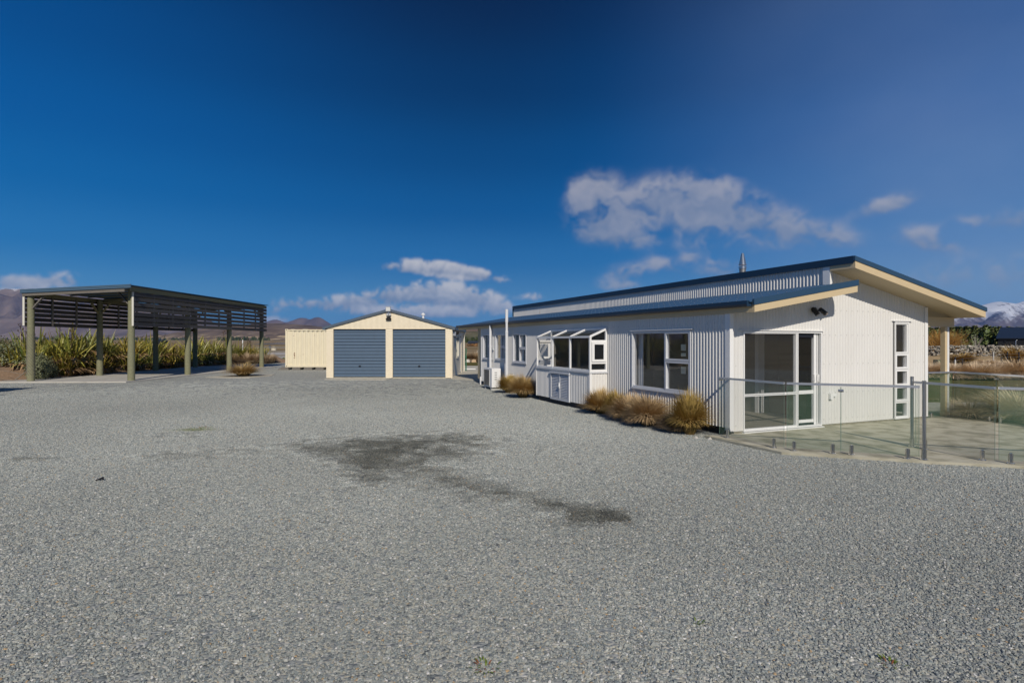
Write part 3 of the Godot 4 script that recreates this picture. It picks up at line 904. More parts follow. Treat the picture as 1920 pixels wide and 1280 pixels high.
	for i in 5:
		var k := 0.12 + 0.62 * i
		for j in 84:
			sc.dome(Vector3(-0.13 + k, 2.445 + 0.167 * k + 0.012, 0.58 - 0.205 * j), 0.016, 0.014, 5)
	var so := part("roof_screw", sc, M["galvanised"], lr)
	meta(so, "", "", "", "stuff")
	part("verge_fascia", _pr([Vector2(-0.05, 2.262), Vector2(2.56, 2.70), Vector2(2.56, 2.825), Vector2(-0.05, 2.385)], 0.60, 0.63), M["cream timber"], hs)
	part("verge_flashing", _pr([Vector2(-0.07, 2.387), Vector2(2.575, 2.828), Vector2(2.575, 2.935), Vector2(-0.07, 2.49)], 0.60, 0.645), M["blue flashing"], hs)
	part("eave_fascia", bx(Vector3(-0.052, 2.262, 0.598), Vector3(-0.032, 2.445, -16.65)), M["cream timber"], hs)
	b = MB.new()
	b.prism([Vector2(-0.17, 2.465), Vector2(-0.17, 2.40), Vector2(-0.15, 2.365), Vector2(-0.055, 2.365), Vector2(-0.055, 2.44), Vector2(-0.065, 2.44), Vector2(-0.065, 2.376), Vector2(-0.145, 2.376), Vector2(-0.16, 2.41), Vector2(-0.16, 2.465)], Vector3(0, 0, 0.57), Vector3(1, 0, 0), Vector3(0, 1, 0), Vector3(0, 0, -17.25))
	b.box(Vector3(-0.17, 2.366, 0.57), Vector3(-0.055, 2.465, 0.575))
	part("gutter", b, M["navy flashing"], hs)
	# upper roof, falling away from the yard
	part("upper_soffit", _pr([Vector2(2.59, 3.165), Vector2(6.74, 2.285), Vector2(6.74, 2.42), Vector2(2.59, 3.30)], 0.0, 0.545), M["soffit"], hs)
	part("roof_frame", _pr([Vector2(2.62, 3.15), Vector2(6.74, 2.279), Vector2(6.74, 2.41), Vector2(2.62, 3.275)], -16.42, -0.001), M["soffit"], hs)
	part("upper_verge_fascia", _pr([Vector2(2.57, 3.168), Vector2(6.76, 2.280), Vector2(6.76, 2.415), Vector2(2.57, 3.303)], 0.547, 0.575), M["cream timber"], hs)
	part("upper_verge_flashing", _pr([Vector2(2.548, 3.308), Vector2(6.79, 2.409), Vector2(6.79, 2.50), Vector2(2.548, 3.40)], 0.547, 0.59), M["blue flashing"], hs)
	part("ridge_fascia", bx(Vector3(2.568, 3.168, 0.546), Vector3(2.588, 3.30, 0.036)), M["cream timber"], hs)
	part("ridge_flashing", bx(Vector3(2.548, 3.262, 0.546), Vector3(2.566, 3.405, -16.45)), M["navy flashing"], hs)
	part("roof_end_flashing", bx(Vector3(2.54, 2.92, -16.45), Vector3(2.66, 3.40, -16.49)), M["blue flashing"], hs)
	b = MB.new()
	b.corr(Vector3(2.567, 3.392, 0), AX, Vector3(1, -0.212, 0), Vector3(0.206, 0.978, 0), -0.545, 16.45, func(_a): return 0.0, func(_a): return 4.22, 0.082, 0.009, 6)
	part("upper_roof", b, M["blue roofing"], hs)
	# verandah post and beam
	part("verandah_beam", bx(Vector3(5.68, 2.08, -0.02), Vector3(6.70, 2.30, -0.09)), M["cream timber"], hs)
	part("verandah_post", bx(Vector3(6.335, -0.05, -0.005), Vector3(6.415, 2.079, -0.105)), M["cream timber"], hs)
	b = MB.new()
	b.tube([Vector3(6.46, -0.05, -0.03), Vector3(6.46, 2.079, -0.03)], [0.036, 0.036], 12)
	b.tube([Vector3(6.46, 0.98, -0.03), Vector3(6.46, 1.04, -0.03)], [0.042, 0.042], 12)
	part("downpipe", b, M["upvc pipe"], hs)
	part("porch_post", bx(Vector3(0.06, 0.2, -13.95), Vector3(0.2, 2.28, -14.3)), M["soffit"], hs)

	# flue
	b = MB.new()
	var fx := 3.5; var fz := -3.21
	b.tube([Vector3(fx, 3.1, fz), Vector3(fx, 3.66, fz)], [0.082, 0.082], 20)
	var flue := part("flue", b, M["dull steel"], hs)
	b = MB.new()
	b.tube([Vector3(fx, 3.64, fz), Vector3(fx, 3.645, fz), Vector3(fx, 3.70, fz), Vector3(fx, 3.71, fz)], [0.09, 0.098, 0.098, 0.07], 20)
	part("flue_band", b, M["flue steel"], flue)
	b = MB.new()
	b.tube([Vector3(fx, 3.735, fz), Vector3(fx, 3.75, fz), Vector3(fx, 4.03, fz), Vector3(fx, 4.05, fz)], [0.098, 0.095, 0.036, 0.02], 20)
	part("flue_cowl", b, M["flue steel"], flue)

	# windows of the long wall (x runs from the far jamb to the near one)
	var wa: Material = M["white aluminium"]
	var TL := -PI / 2
	var k := 0
	for q in [[12.33, 13.43, 1.08, 2.02, 0.57, 0.48], [10.94, 12.01, 1.09, 2.01, 0.57, 0.46], [9.17, 10.29, 1.04, 2.01, 0.55, 0.48]]:
		var w: float = q[1] - q[0]
		var h: float = q[3] - q[2]
		var wu := window_unit("window", hs, Vector3(0, q[2], -q[1]), TL, w, h, [[0.0, q[4], 0.0, h], [q[4], w, 0.0, q[5]], [q[4], w, q[5], h]], "window glass", wa, 0.032, [1, 2])
		part("sill", bx(Vector3(-0.04, -0.045, 0.02), Vector3(w + 0.04, -0.022, 0.05)), wa, wu)
	var bwi := window_unit("window", hs, Vector3(0, 0.70, -3.06), TL, 2.0, 1.26, [[0.0, 1.2, 0.0, 1.26], [1.2, 2.0, 0.0, 0.64], [1.2, 2.0, 0.64, 1.26]], "window glass", wa, 0.035, [1, 2])
	part("sill", bx(Vector3(-0.04, -0.045, 0.02), Vector3(2.04, -0.022, 0.05)), wa, bwi)
	part("head_flashing", bx(Vector3(-0.06, 1.288, 0.0), Vector3(2.08, 1.31, 0.05)), wa, bwi)
	var pp := MB.new()
	for q in [[1.63, 0.86, 0.15, 0.13], [1.63, 0.74, 0.15, 0.07], [1.63, 0.38, 0.15, 0.15]]:
		pp = bx(Vector3(q[0], q[1], -0.055), Vector3(q[0] + q[2], q[1] + q[3], -0.052))
		part("paper_notice", pp, M["paper"], bwi)

	# greenhouse bay
	var S0 := -0.5
	var T0 := 4.18
	var T1 := 7.26
	var bay := MB.new()
	for r in wall_rects(T0, T1, 0.15, 0.955, [[5.22, 6.30, 0.15, 0.90]]):
		bay.corr(Vector3(S0 - 0.012, 0, 0), AX, Vector3.UP, Vector3(-1, 0, 0), r[0], r[1], func(_a): return r[2], func(_a): return r[3], 0.084, 0.0125)
	bay.corr(Vector3(0, 0, -T0 + 0.012), Vector3(1, 0, 0), Vector3.UP, Vector3(0, 0, 1), S0, 0.0, func(_a): return 0.13, func(_a): return 0.955, 0.082, 0.006)
	bay.corr(Vector3(0, 0, -T1 - 0.012), Vector3(1, 0, 0), Vector3.UP, Vector3(0, 0, -1), S0, 0.0, func(_a): return 0.13, func(_a): return 0.955, 0.082, 0.006)
	var bp := part("bay_base", bay, cl, hs)
	b = bx(Vector3(S0 - 0.03, 0.14, -T0 + 0.03), Vector3(S0 + 0.04, 0.955, -T0 + 0.025))
	b.box(Vector3(S0 - 0.03, 0.14, -T0 + 0.025), Vector3(S0 - 0.024, 0.955, -T0 - 0.05))
	part("corner_flashing", b, M["white trim"], bp)
	part("corner_flashing", bx(Vector3(S0 - 0.03, 0.14, -T1 - 0.03), Vector3(S0 + 0.04, 0.955, -T1 - 0.025)), M["white trim"], bp)
	part("bay_foundation", bx(Vector3(S0 + 0.03, -0.1, -T0 - 0.03), Vector3(0.02, 0.16, -T1 + 0.03)), M["foundation"], bp)
	part("bay_shelf", bx(Vector3(S0 - 0.045, 0.955, -T0 + 0.045), Vector3(0.12, 0.995, -T1 - 0.045)), wa, hs)
	b = MB.new()
	var ft := 1.885
	var wt := 2.075
	for t in [T0, 5.215, 6.245, T1]:
		b.bar(Vector3(S0, 0.995, -t), Vector3(S0, ft, -t), 0.05, 0.05, Vector3(1, 0, 0))
		b.bar(Vector3(S0, ft - 0.01, -t), Vector3(-0.01, wt, -t), 0.045, 0.05)
	b.bar(Vector3(S0 - 0.003, ft - 0.02, -T0 + 0.03), Vector3(S0 - 0.003, ft - 0.02, -T1 - 0.03), 0.06, 0.05)
	b.bar(Vector3(-0.03, wt, -T0 + 0.035), Vector3(-0.03, wt, -T1 - 0.035), 0.05, 0.05)
	b.bar(Vector3(S0, 1.02, -T0 - 0.026), Vector3(S0, 1.02, -T1 + 0.026), 0.04, 0.044)
	for t in [T0, T1]:
		b.bar(Vector3(-0.035, 0.995, -t), Vector3(-0.035, wt, -t), 0.05, 0.052, Vector3(1, 0, 0))
		for y in [1.02, 1.215, 1.76]:
			b.bar(Vector3(S0 + 0.026, y, -t), Vector3(-0.06, y, -t), 0.047, 0.05)
	var bf := part("bay_frame", b, M["white trim"], hs)
	for t in [T0, T1]:
		var z0: float = -t + (0.026 if t == T0 else -0.026)
		var z1: float = -t + (0.045 if t == T0 else -0.045)
		b = MB.new()
		b.box(Vector3(S0 + 0.03, 1.242, z0), Vector3(S0 + 0.10, 1.735, z1)); b.box(Vector3(-0.13, 1.242, z0), Vector3(-0.065, 1.735, z1))
		b.box(Vector3(S0 + 0.10, 1.242, z0), Vector3(-0.13, 1.30, z1)); b.box(Vector3(S0 + 0.10, 1.675, z0), Vector3(-0.13, 1.735, z1))
		part("side_sash", b, M["white trim"], bf)
	var ts := [T0, 5.215, 6.245, T1]
	for i in 3:
		b = MB.new()
		b.quad(Vector3(S0, 1.04, -ts[i] - 0.025), Vector3(S0, 1.04, -ts[i + 1] + 0.025), Vector3(S0, ft - 0.045, -ts[i + 1] + 0.025), Vector3(S0, ft - 0.045, -ts[i] - 0.025), Vector3(-1, 0, 0))
		part("front_pane", b, M["bay glass"], bf)
		b = MB.new()
		b.quad(Vector3(S0, ft + 0.005, -ts[i] - 0.02), Vector3(S0, ft + 0.005, -ts[i + 1] + 0.02), Vector3(-0.02, wt + 0.01, -ts[i + 1] + 0.02), Vector3(-0.02, wt + 0.01, -ts[i] - 0.02), Vector3(0, 1, 0))
		part("roof_pane", b, M["bay glass"], bf)
	for t in [T0, T1]:
		for q in [[1.04, 1.195, 1.195], [1.24, 1.738, 1.738], [1.782, 1.86, 2.045]]:
			b = MB.new()
			b.quad(Vector3(S0 + 0.025, q[0], -t), Vector3(-0.06, q[0], -t), Vector3(-0.06, q[2], -t), Vector3(S0 + 0.025, q[1], -t), Vector3(0, 0, 1))
			part("side_pane", b, M["window glass"], bf)
	# louvred cupboard under the bay
	b = MB.new()
	var lx := S0 - 0.045
	b.box(Vector3(lx, 0.13, -5.20), Vector3(S0 + 0.02, 0.90, -5.26)); b.box(Vector3(lx, 0.13, -6.26), Vector3(S0 + 0.02, 0.90, -6.32))
	b.box(Vector3(lx - 0.02, 0.86, -5.17), Vector3(S0 + 0.02, 0.91, -6.35)); b.box(Vector3(lx, 0.13, -5.26), Vector3(S0 + 0.02, 0.19, -6.26))
	b.box(Vector3(lx, 0.19, -5.725), Vector3(S0 + 0.02, 0.86, -5.795))
	var ld := part("louvre_door", b, wa, hs)
	for i in 2:
		var t0 := 5.30 if i == 0 else 5.80
		for j in 15:
			var m := MB.new()
			m.bar(Vector3(lx + 0.022, 0.22 + 0.043 * j, -t0 + 0.04), Vector3(lx + 0.022, 0.22 + 0.043 * j, -t0 - 0.42), 0.008, 0.045, Vector3(0.62, 0.78, 0))
			part("louvre", m, wa, ld)
	part("louvre_backing", bx(Vector3(S0 + 0.005, 0.19, -5.26), Vector3(S0 + 0.015, 0.86, -6.26)), M["cable grey"], ld)
	b = MB.new()
	b.box(Vector3(lx - 0.02, 0.46, -5.745), Vector3(lx, 0.62, -5.775)); b.box(Vector3(lx - 0.035, 0.50, -5.70), Vector3(lx - 0.018, 0.53, -5.80))
	part("door_bolt", b, M["white trim"], ld)

	# sliding door
	var sd := window_unit("sliding_door", hs, Vector3(0.32, 0.09, 0), 0.0, 2.01, 1.83, [[0.0, 1.36, 0.0, 0.65], [0.0, 1.36, 0.65, 1.83]], "window glass", M["white trim"], 0.022)
	part("door_sill", bx(Vector3(-0.04, -0.07, 0.0), Vector3(2.05, -0.03, 0.075)), M["white trim"], sd)
	b = MB.new()
	b.box(Vector3(1.385, 0.01, -0.07), Vector3(1.45, 1.815, -0.02)); b.box(Vector3(1.45, 1.74, -0.07), Vector3(1.86, 1.815, -0.02)); b.box(Vector3(1.45, 0.01, -0.07), Vector3(1.86, 0.05, -0.02))
	part("flyscreen_edge", b, M["dark joinery"], sd)
	b = MB.new()
	b.box(Vector3(1.36, 0.01, -0.018), Vector3(1.384, 1.82, 0.03)); b.box(Vector3(1.86, 0.01, -0.07), Vector3(1.93, 1.815, -0.015)); b.box(Vector3(1.45, 0.052, -0.07), Vector3(1.86, 0.11, -0.03)); b.box(Vector3(1.45, 0.62, -0.07), Vector3(1.86, 0.69, -0.03)); b.box(Vector3(1.955, 0.01, -0.07), Vector3(1.975, 1.815, -0.02))
	part("sliding_leaf", b, M["white trim"], sd)
	for q in [[0.11, 0.62], [0.69, 1.74]]:
		b = MB.new()
		b.quad(Vector3(1.45, q[0], -0.05), Vector3(1.86, q[0], -0.05), Vector3(1.86, q[1], -0.05), Vector3(1.45, q[1], -0.05), Vector3(0, 0, 1))
		part("pane", b, M["window glass"], sd)
	for x in [1.83, 1.94]:
		b = MB.new()
		b.tube([Vector3(x, 0.86, -0.02), Vector3(x - 0.01, 0.86, 0.035), Vector3(x - 0.01, 1.00, 0.035), Vector3(x, 1.00, -0.02)], [0.011, 0.012, 0.012, 0.011], 8)
		part("handle", b, M["white trim"], sd)
	part("head_flashing", bx(Vector3(-0.12, 1.862, 0.0), Vector3(2.07, 1.875, 0.06)), M["white trim"], sd)
	# tall narrow window
	var cells := []
	var ys := [0.0, 0.35, 0.69, 1.05, 1.39, 2.05]
	for i in 5: cells.append([0.0, 0.42, ys[i], ys[i + 1]])
	var nwn := window_unit("tall_window", hs, Vector3(4.58, 0.10, 0), 0.0, 0.42, 2.05, cells, "window glass", M["white trim"], 0.035, [1, 2, 3])
	part("head_flashing", bx(Vector3(-0.10, 2.085, 0.0), Vector3(0.54, 2.10, 0.055)), M["white trim"], nwn)
	part("jamb_shadow_gap", bx(Vector3(-0.07, 0.0, 0.012), Vector3(-0.045, 2.08, 0.026)), M["cable grey"], nwn)
	# wall fittings
	b = MB.new()
	b.tube([Vector3(2.13, 2.38, 0.01), Vector3(2.13, 2.38, 0.06)], [0.055, 0.045], 12)
	b.bar(Vector3(2.02, 2.36, 0.08), Vector3(2.26, 2.36, 0.08), 0.03, 0.03)
	var sp := part("spotlight", b, M["black plastic"], hs)
	for q in [[Vector3(2.05, 2.40, 0.06), Vector3(2.09, 2.27, 0.15)], [Vector3(2.24, 2.40, 0.07), Vector3(2.33, 2.29, 0.14)]]:
		b = MB.new()
		var dd: Vector3 = (q[1] - q[0]).normalized()
		b.tube([q[0] - dd * 0.01, q[0], q[0] + dd * 0.06, q[1]], [0.02, 0.036, 0.042, 0.047], 14, true)
		var hd := part("lamp_head", b, M["black plastic"], sp)
		b = MB.new()
		b.tube([q[1] + dd * 0.001, q[1] + dd * 0.004], [0.041, 0.041], 14)
	part("lamp_lens", b, M["lamp amber"], sp)
	b = MB.new()
	b.box(Vector3(2.55, 0.59, 0.02), Vector3(2.63, 0.70, 0.07)); b.box(Vector3(2.63, 0.64, 0.02), Vector3(2.74, 0.70, 0.055))
	part("outdoor_socket", b, M["white trim"], hs)
	# cladding screws, small and many
	sc = MB.new()
	for y in [0.19, 0.72, 1.30, 1.88, 2.38]:
		for i in 36:
			var x := 0.13 + 0.164 * i
			if x > 5.55 or (x > 0.25 and x < 2.4 and y < 1.95) or (x > 4.5 and x < 5.1 and y < 2.2) or (x > 0.3 and y > 2.0 and x < 2.6 and y > top.call(x)) : continue
			sc.box(Vector3(x - 0.004, y - 0.004, 0.012), Vector3(x + 0.004, y + 0.004, 0.024))
	for y in [0.25, 2.1, 1.98]:
		for i in 66:
			var t := 0.16 + 0.205 * i
			if holes.any(func(h): return t > h[0] - 0.05 and t < h[1] + 0.05 and y > h[2] - 0.05 and y < h[3] + 0.06): continue
			sc.box(Vector3(-0.03, y - 0.005, -t - 0.005), Vector3(-0.012, y + 0.005, -t + 0.005))
	so = part("cladding_screw", sc, M["grey plastic"], hs)
	meta(so, "", "", "", "stuff")
	# pipes on the long wall
	b = MB.new()
	b.tube([Vector3(-0.115, 0.02, -12.32), Vector3(-0.115, 2.37, -12.32)], [0.05, 0.05], 14)
	b.box(Vector3(-0.06, 1.42, -12.27), Vector3(0.0, 1.46, -12.17))
	part("downpipe", b, M["upvc pipe"], hs)
	b = MB.new()
	b.tube([Vector3(-0.24, 0.02, -10.35), Vector3(-0.24, 2.10, -10.35)], [0.052, 0.052], 14)
	b.tube([Vector3(-0.24, 2.10, -10.35), Vector3(-0.24, 2.60, -10.35)], [0.044, 0.044], 14)
	b.tube([Vector3(-0.24, 2.42, -10.35), Vector3(-0.24, 2.88, -10.35)], [0.054, 0.054], 14)
	b.tube([Vector3(-0.24, 2.05, -10.35), Vector3(-0.24, 2.12, -10.35)], [0.06, 0.06], 14)
	b.box(Vector3(-0.2, 0.55, -10.28), Vector3(-0.02, 0.59, -10.22))
	part("vent_pipe", b, M["upvc pipe"], hs)
	b = MB.new()
	b.tube([Vector3(-0.06, 0.0, -13.62), Vector3(-0.06, 0.32, -13.62)], [0.03, 0.03], 8)
	part("drain_pipe", b, M["upvc pipe"], hs)

	# heat pump standing on the gravel
	var hp := thing("heat_pump", "white outdoor heat pump unit with round fan grille between two pipes", "heat pump", HOUSE_AT + Basis(Vector3.UP, HOUSE_TURN) * Vector3(-0.42, 0, -11.33), HOUSE_TURN)
	b = MB.new()
	b.box(Vector3(-0.17, 0.10, -0.42), Vector3(0.17, 0.78, 0.42))
	part("casing", b, M["white trim"], hp)
	b = MB.new()
	for z in [-0.3, 0.3]: b.box(Vector3(-0.16, 0.0, z - 0.04), Vector3(0.16, 0.10, z + 0.04))
	part("foot", b, M["grey plastic"], hp)
	part("fan_opening", bx(Vector3(-0.175, 0.15, -0.36), Vector3(-0.171, 0.72, 0.20)), M["black plastic"], hp)
	b = MB.new()
	for i in 15: b.box(Vector3(-0.19, 0.155 + 0.04 * i, -0.37), Vector3(-0.178, 0.162 + 0.04 * i, 0.21))
	for z in [-0.37, 0.2]: b.box(Vector3(-0.19, 0.14, z), Vector3(-0.172, 0.73, z + 0.015))
	part("grille", b, M["grey plastic"], hp)
	b = MB.new()
	for i in 4: b.box(Vector3(-0.06, 0.62 - 0.08 * i, 0.421), Vector3(0.03, 0.64 - 0.08 * i, 0.428))
	part("side_vent", b, M["cable grey"], hp)

func _pr(poly: Array, z0: float, z1: float) -> MB:
	var b := MB.new()
	b.prism(poly, Vector3(0, 0, z0), Vector3(1, 0, 0), Vector3(0, 1, 0), Vector3(0, 0, z1 - z0))
	return b

# ---------------------------------------------------------------- garage
func garage() -> void:
	var g := thing("garage", "cream double garage with two blue grey roller doors and low gable roof", "garage", Vector3(-5.855, 0, -26.9))
	var cb: Material = M["cream boards"]
	var D := 6.4
	# boards of the three front piers, the long side and the far side
	for q in [[-2.99, -2.68], [-0.135, 0.145], [2.71, 2.99]]:
		for i in 24:
			var y := 0.02 + 0.0965 * i
			var b := MB.new()
			b.prism([Vector2(-0.10, y), Vector2(0.018, y), Vector2(0.018, y + 0.012), Vector2(0.0, y + 0.088), Vector2(-0.012, y + 0.095), Vector2(-0.10, y + 0.095)], Vector3(q[0], 0, 0), Vector3(0, 0, 1), Vector3(0, 1, 0), Vector3(q[1] - q[0], 0, 0))
			part("weatherboard", b, cb, g)
	var side_window := [[2.1, 3.1, 0.95, 2.0], [4.0, 4.85, 0.05, 2.0]]
	for i in 24:
		var y := 0.02 + 0.0965 * i
		var b := MB.new()
		for r in wall_rects(0.11, D, y, y + 0.094, side_window.filter(func(h): return y + 0.09 > h[2] and y < h[3]).map(func(h): return [h[0], h[1], y - 0.01, y + 0.2])):
			if r[3] - r[2] > 0.05 and r[2] < y + 0.05:
				b.prism([Vector2(2.90, y), Vector2(3.018, y), Vector2(3.018, y + 0.012), Vector2(3.0, y + 0.088), Vector2(2.988, y + 0.095), Vector2(2.90, y + 0.095)], Vector3(0, 0, -r[0]), Vector3(1, 0, 0), Vector3(0, 1, 0), Vector3(0, 0, r[0] - r[1]))
		part("side_weatherboard", b, cb, g)
	var b := MB.new()
	b.box(Vector3(-2.99, 0.0, -0.11), Vector3(-2.9, 2.34, -D))
	b.prism([Vector2(-2.89, 0.0), Vector2(2.89, 0.0), Vector2(2.89, 2.34), Vector2(0, 3.1), Vector2(-2.89, 2.34)], Vector3(0, 0, -D), Vector3(1, 0, 0), Vector3(0, 1, 0), Vector3(0, 0, 0.1))
	part("wall", b, cb, g)
	part("slab", bx(Vector3(-2.95, -0.1, -0.1), Vector3(2.95, 0.04, -D + 0.05)), M["concrete"], g)
	# gable
	b = MB.new()
	var gt := func(a: float) -> float: return 3.20 - 0.276 * absf(a)
	b.corr(Vector3(0, 0, 0.0), Vector3(1, 0, 0), Vector3.UP, Vector3(0, 0, 1), -2.99, 0.0, func(_a): return 2.352, gt, 0.26, 0.004, 12)
	b.corr(Vector3(0, 0, 0.0), Vector3(1, 0, 0), Vector3.UP, Vector3(0, 0, 1), 0.0, 2.99, func(_a): return 2.352, gt, 0.26, 0.004, 12)
	part("gable", b, cb, g)
	b = MB.new()
	b.prism([Vector2(-2.98, 2.34), Vector2(2.98, 2.34), Vector2(2.98, 2.38), Vector2(0, 3.19), Vector2(-2.98, 2.38)], Vector3(0, 0, -0.10), Vector3(1, 0, 0), Vector3(0, 1, 0), Vector3(0, 0, 0.088))
	b.box(Vector3(-2.9, 2.34, -0.012), Vector3(2.9, 2.356, 0.02))
	b.box(Vector3(2.955, 0.0, 0.004), Vector3(3.02, 2.36, 0.02)); b.box(Vector3(3.008, 0.0, -0.08), Vector3(3.02, 2.36, 0.004))
	part("gable_backing", b, cb, g)
	# door jambs
	b = MB.new()
	for x in [-2.68, -0.16, 0.145, 2.685]:
		b.box(Vector3(x, 0.02, -0.10), Vector3(x + 0.025, 2.335, 0.008))
	part("door_jamb", b, cb, g)
	for q in [[-2.655, -0.16, "left"], [0.17, 2.685, "right"]]:
		var rd := part("roller_door", bx(Vector3(q[0], 0.045, -0.14), Vector3(q[1], 2.33, -0.125)), M["roller door"], g)
		for i in 15:
			var y := 0.05 + 0.152 * i
			var m := MB.new()
			m.prism([Vector2(-0.122, y + 0.002), Vector2(-0.085, y + 0.014), Vector2(-0.078, y + 0.03), Vector2(-0.078, y + 0.122), Vector2(-0.085, y + 0.138), Vector2(-0.122, y + 0.150)], Vector3(q[0] + 0.01, 0, 0), Vector3(0, 0, 1), Vector3(0, 1, 0), Vector3(q[1] - q[0] - 0.02, 0, 0))
			part("slat", m, M["roller door"], rd)
		var hx: float = (q[0] + q[1]) * 0.5
		b = MB.new()
		b.tube([Vector3(hx, 0.585, -0.08), Vector3(hx, 0.585, -0.03)], [0.035, 0.03], 10)
		b.box(Vector3(hx - 0.055, 0.57, -0.045), Vector3(hx + 0.055, 0.60, -0.025))
		part("handle", b, M["black plastic"], rd)
	# roof
	for s in [-1.0, 1.0]:
		b = MB.new()
		b.corr(Vector3(0, 3.285, 0.06), Vector3(0, 0, -1), Vector3(s, -0.276, 0), Vector3(s * 0.27, 0.96, 0), 0.0, D + 0.15, func(_a): return 0.0, func(_a): return 3.14, 0.19, 0.012)
		part("roof_sheet", b, M["grey barge"], g)
		b = MB.new()
		b.prism([Vector2(0, 3.262), Vector2(s * 3.12, 2.40), Vector2(s * 3.12, 2.37), Vector2(0, 3.19)], Vector3(0, 0, -D - 0.05), Vector3(1, 0, 0), Vector3(0, 1, 0), Vector3(0, 0, D + 0.04))
		part("roof_frame", b, cb, g)
		b = MB.new()
		b.prism([Vector2(0, 3.185), Vector2(0, 3.305), Vector2(s * 3.13, 2.44), Vector2(s * 3.13, 2.325)], Vector3(0, 0, 0.012), Vector3(1, 0, 0), Vector3(0, 1, 0), Vector3(0, 0, 0.075))
		part("barge_flashing", b, M["grey barge"], g)
		b = MB.new()
		b.box(Vector3(s * 3.02, 2.30, 0.09), Vector3(s * 3.15, 2.41, -D - 0.05))
		part("gutter", b, M["grey barge"], g)
	# side openings
	var w := window_unit("side_window", g, Vector3(3.0, 0.95, -2.1), PI / 2, 1.0, 1.05, [[0.0, 0.5, 0.0, 1.05], [0.5, 1.0, 0.0, 1.05]], "window glass", M["pale batten"])
	part("sill", bx(Vector3(-0.05, -0.06, 0.0), Vector3(1.05, -0.03, 0.05)), M["pale batten"], w)
	part("side_door", bx(Vector3(2.92, 0.05, -4.02), Vector3(2.98, 1.98, -4.83)), M["white trim"], g)
	b = MB.new()
	b.tube([Vector3(3.07, 0.0, -5.9), Vector3(3.07, 2.05, -5.9), Vector3(3.10, 2.3, -5.9)], [0.045, 0.045, 0.045], 10)
	part("downpipe", b, M["pale batten"], g)
	b = MB.new()
	b.tube([Vector3(3.05, 0.35, -0.25), Vector3(3.05, 2.0, -0.25)], [0.02, 0.02], 8)
	b.box(Vector3(3.02, 2.02, -0.15), Vector3(3.16, 2.22, -0.35)); b.box(Vector3(3.02, 1.92, -0.9), Vector3(3.14, 2.12, -1.15))
	part("conduit_box", b, M["galvanised"], g)
	b = MB.new()
	b.tube([Vector3(3.06, 2.2, -0.55), Vector3(3.22, 2.14, -0.5)], [0.05, 0.08], 10)
	b.tube([Vector3(3.06, 2.2, -0.75), Vector3(3.24, 2.17, -0.72)], [0.05, 0.08], 10)
	part("side_spotlight", b, M["black plastic"], g)
	# floodlight and spotlight at the gable peak
	b = MB.new()
	b.box(Vector3(-0.12, 3.16, 0.12), Vector3(0.12, 3.40, 0.22))
	b.box(Vector3(-0.03, 3.02, 0.09), Vector3(0.03, 3.18, 0.14))
	var fl := part("floodlight", b, M["galvanised"], g)
	part("lamp_glass", bx(Vector3(-0.10, 3.19, 0.222), Vector3(0.10, 3.37, 0.228)), M["lamp glass"], fl)
	part("sensor_box", bx(Vector3(-0.11, 2.98, 0.012), Vector3(0.11, 3.12, 0.11)), M["grey plastic"], fl)
	b = MB.new()
	b.box(Vector3(-0.05, 2.86, 0.012), Vector3(0.05, 2.95, 0.05))
	for s in [-1.0, 1.0]:
		b.tube([Vector3(s * 0.05, 2.88, 0.05), Vector3(s * 0.09, 2.80, 0.13)], [0.035, 0.055], 10)
	b.tube([Vector3(0, 2.84, 0.05), Vector3(0, 2.76, 0.10)], [0.03, 0.05], 10)
	part("spotlight", b, M["black plastic"], g)
	b = MB.new()
	b.tube([Vector3(1.15, 2.95, -3.0), Vector3(1.15, 3.15, -3.0)], [0.06, 0.06], 10)
	b.tube([Vector3(1.15, 3.14, -3.0), Vector3(1.15, 3.22, -3.0), Vector3(1.15, 3.26, -3.0)], [0.11, 0.1, 0.03], 12)
	part("roof_vent", b, M["white trim"], g)
	var gp := thing("green_post", "thin green metal gate frame standing behind the garage corner", "post", Vector3(-2.72, 0, -33.4))
	b = MB.new()
	b.tube([Vector3(0, 0, 0), Vector3(0, 1.35, 0)], [0.035, 0.035], 8)
	b.bar(Vector3(0, 0.86, 0), Vector3(-0.42, 0.86, 0), 0.05, 0.06)
	part("frame", b, M["green paint"], gp)

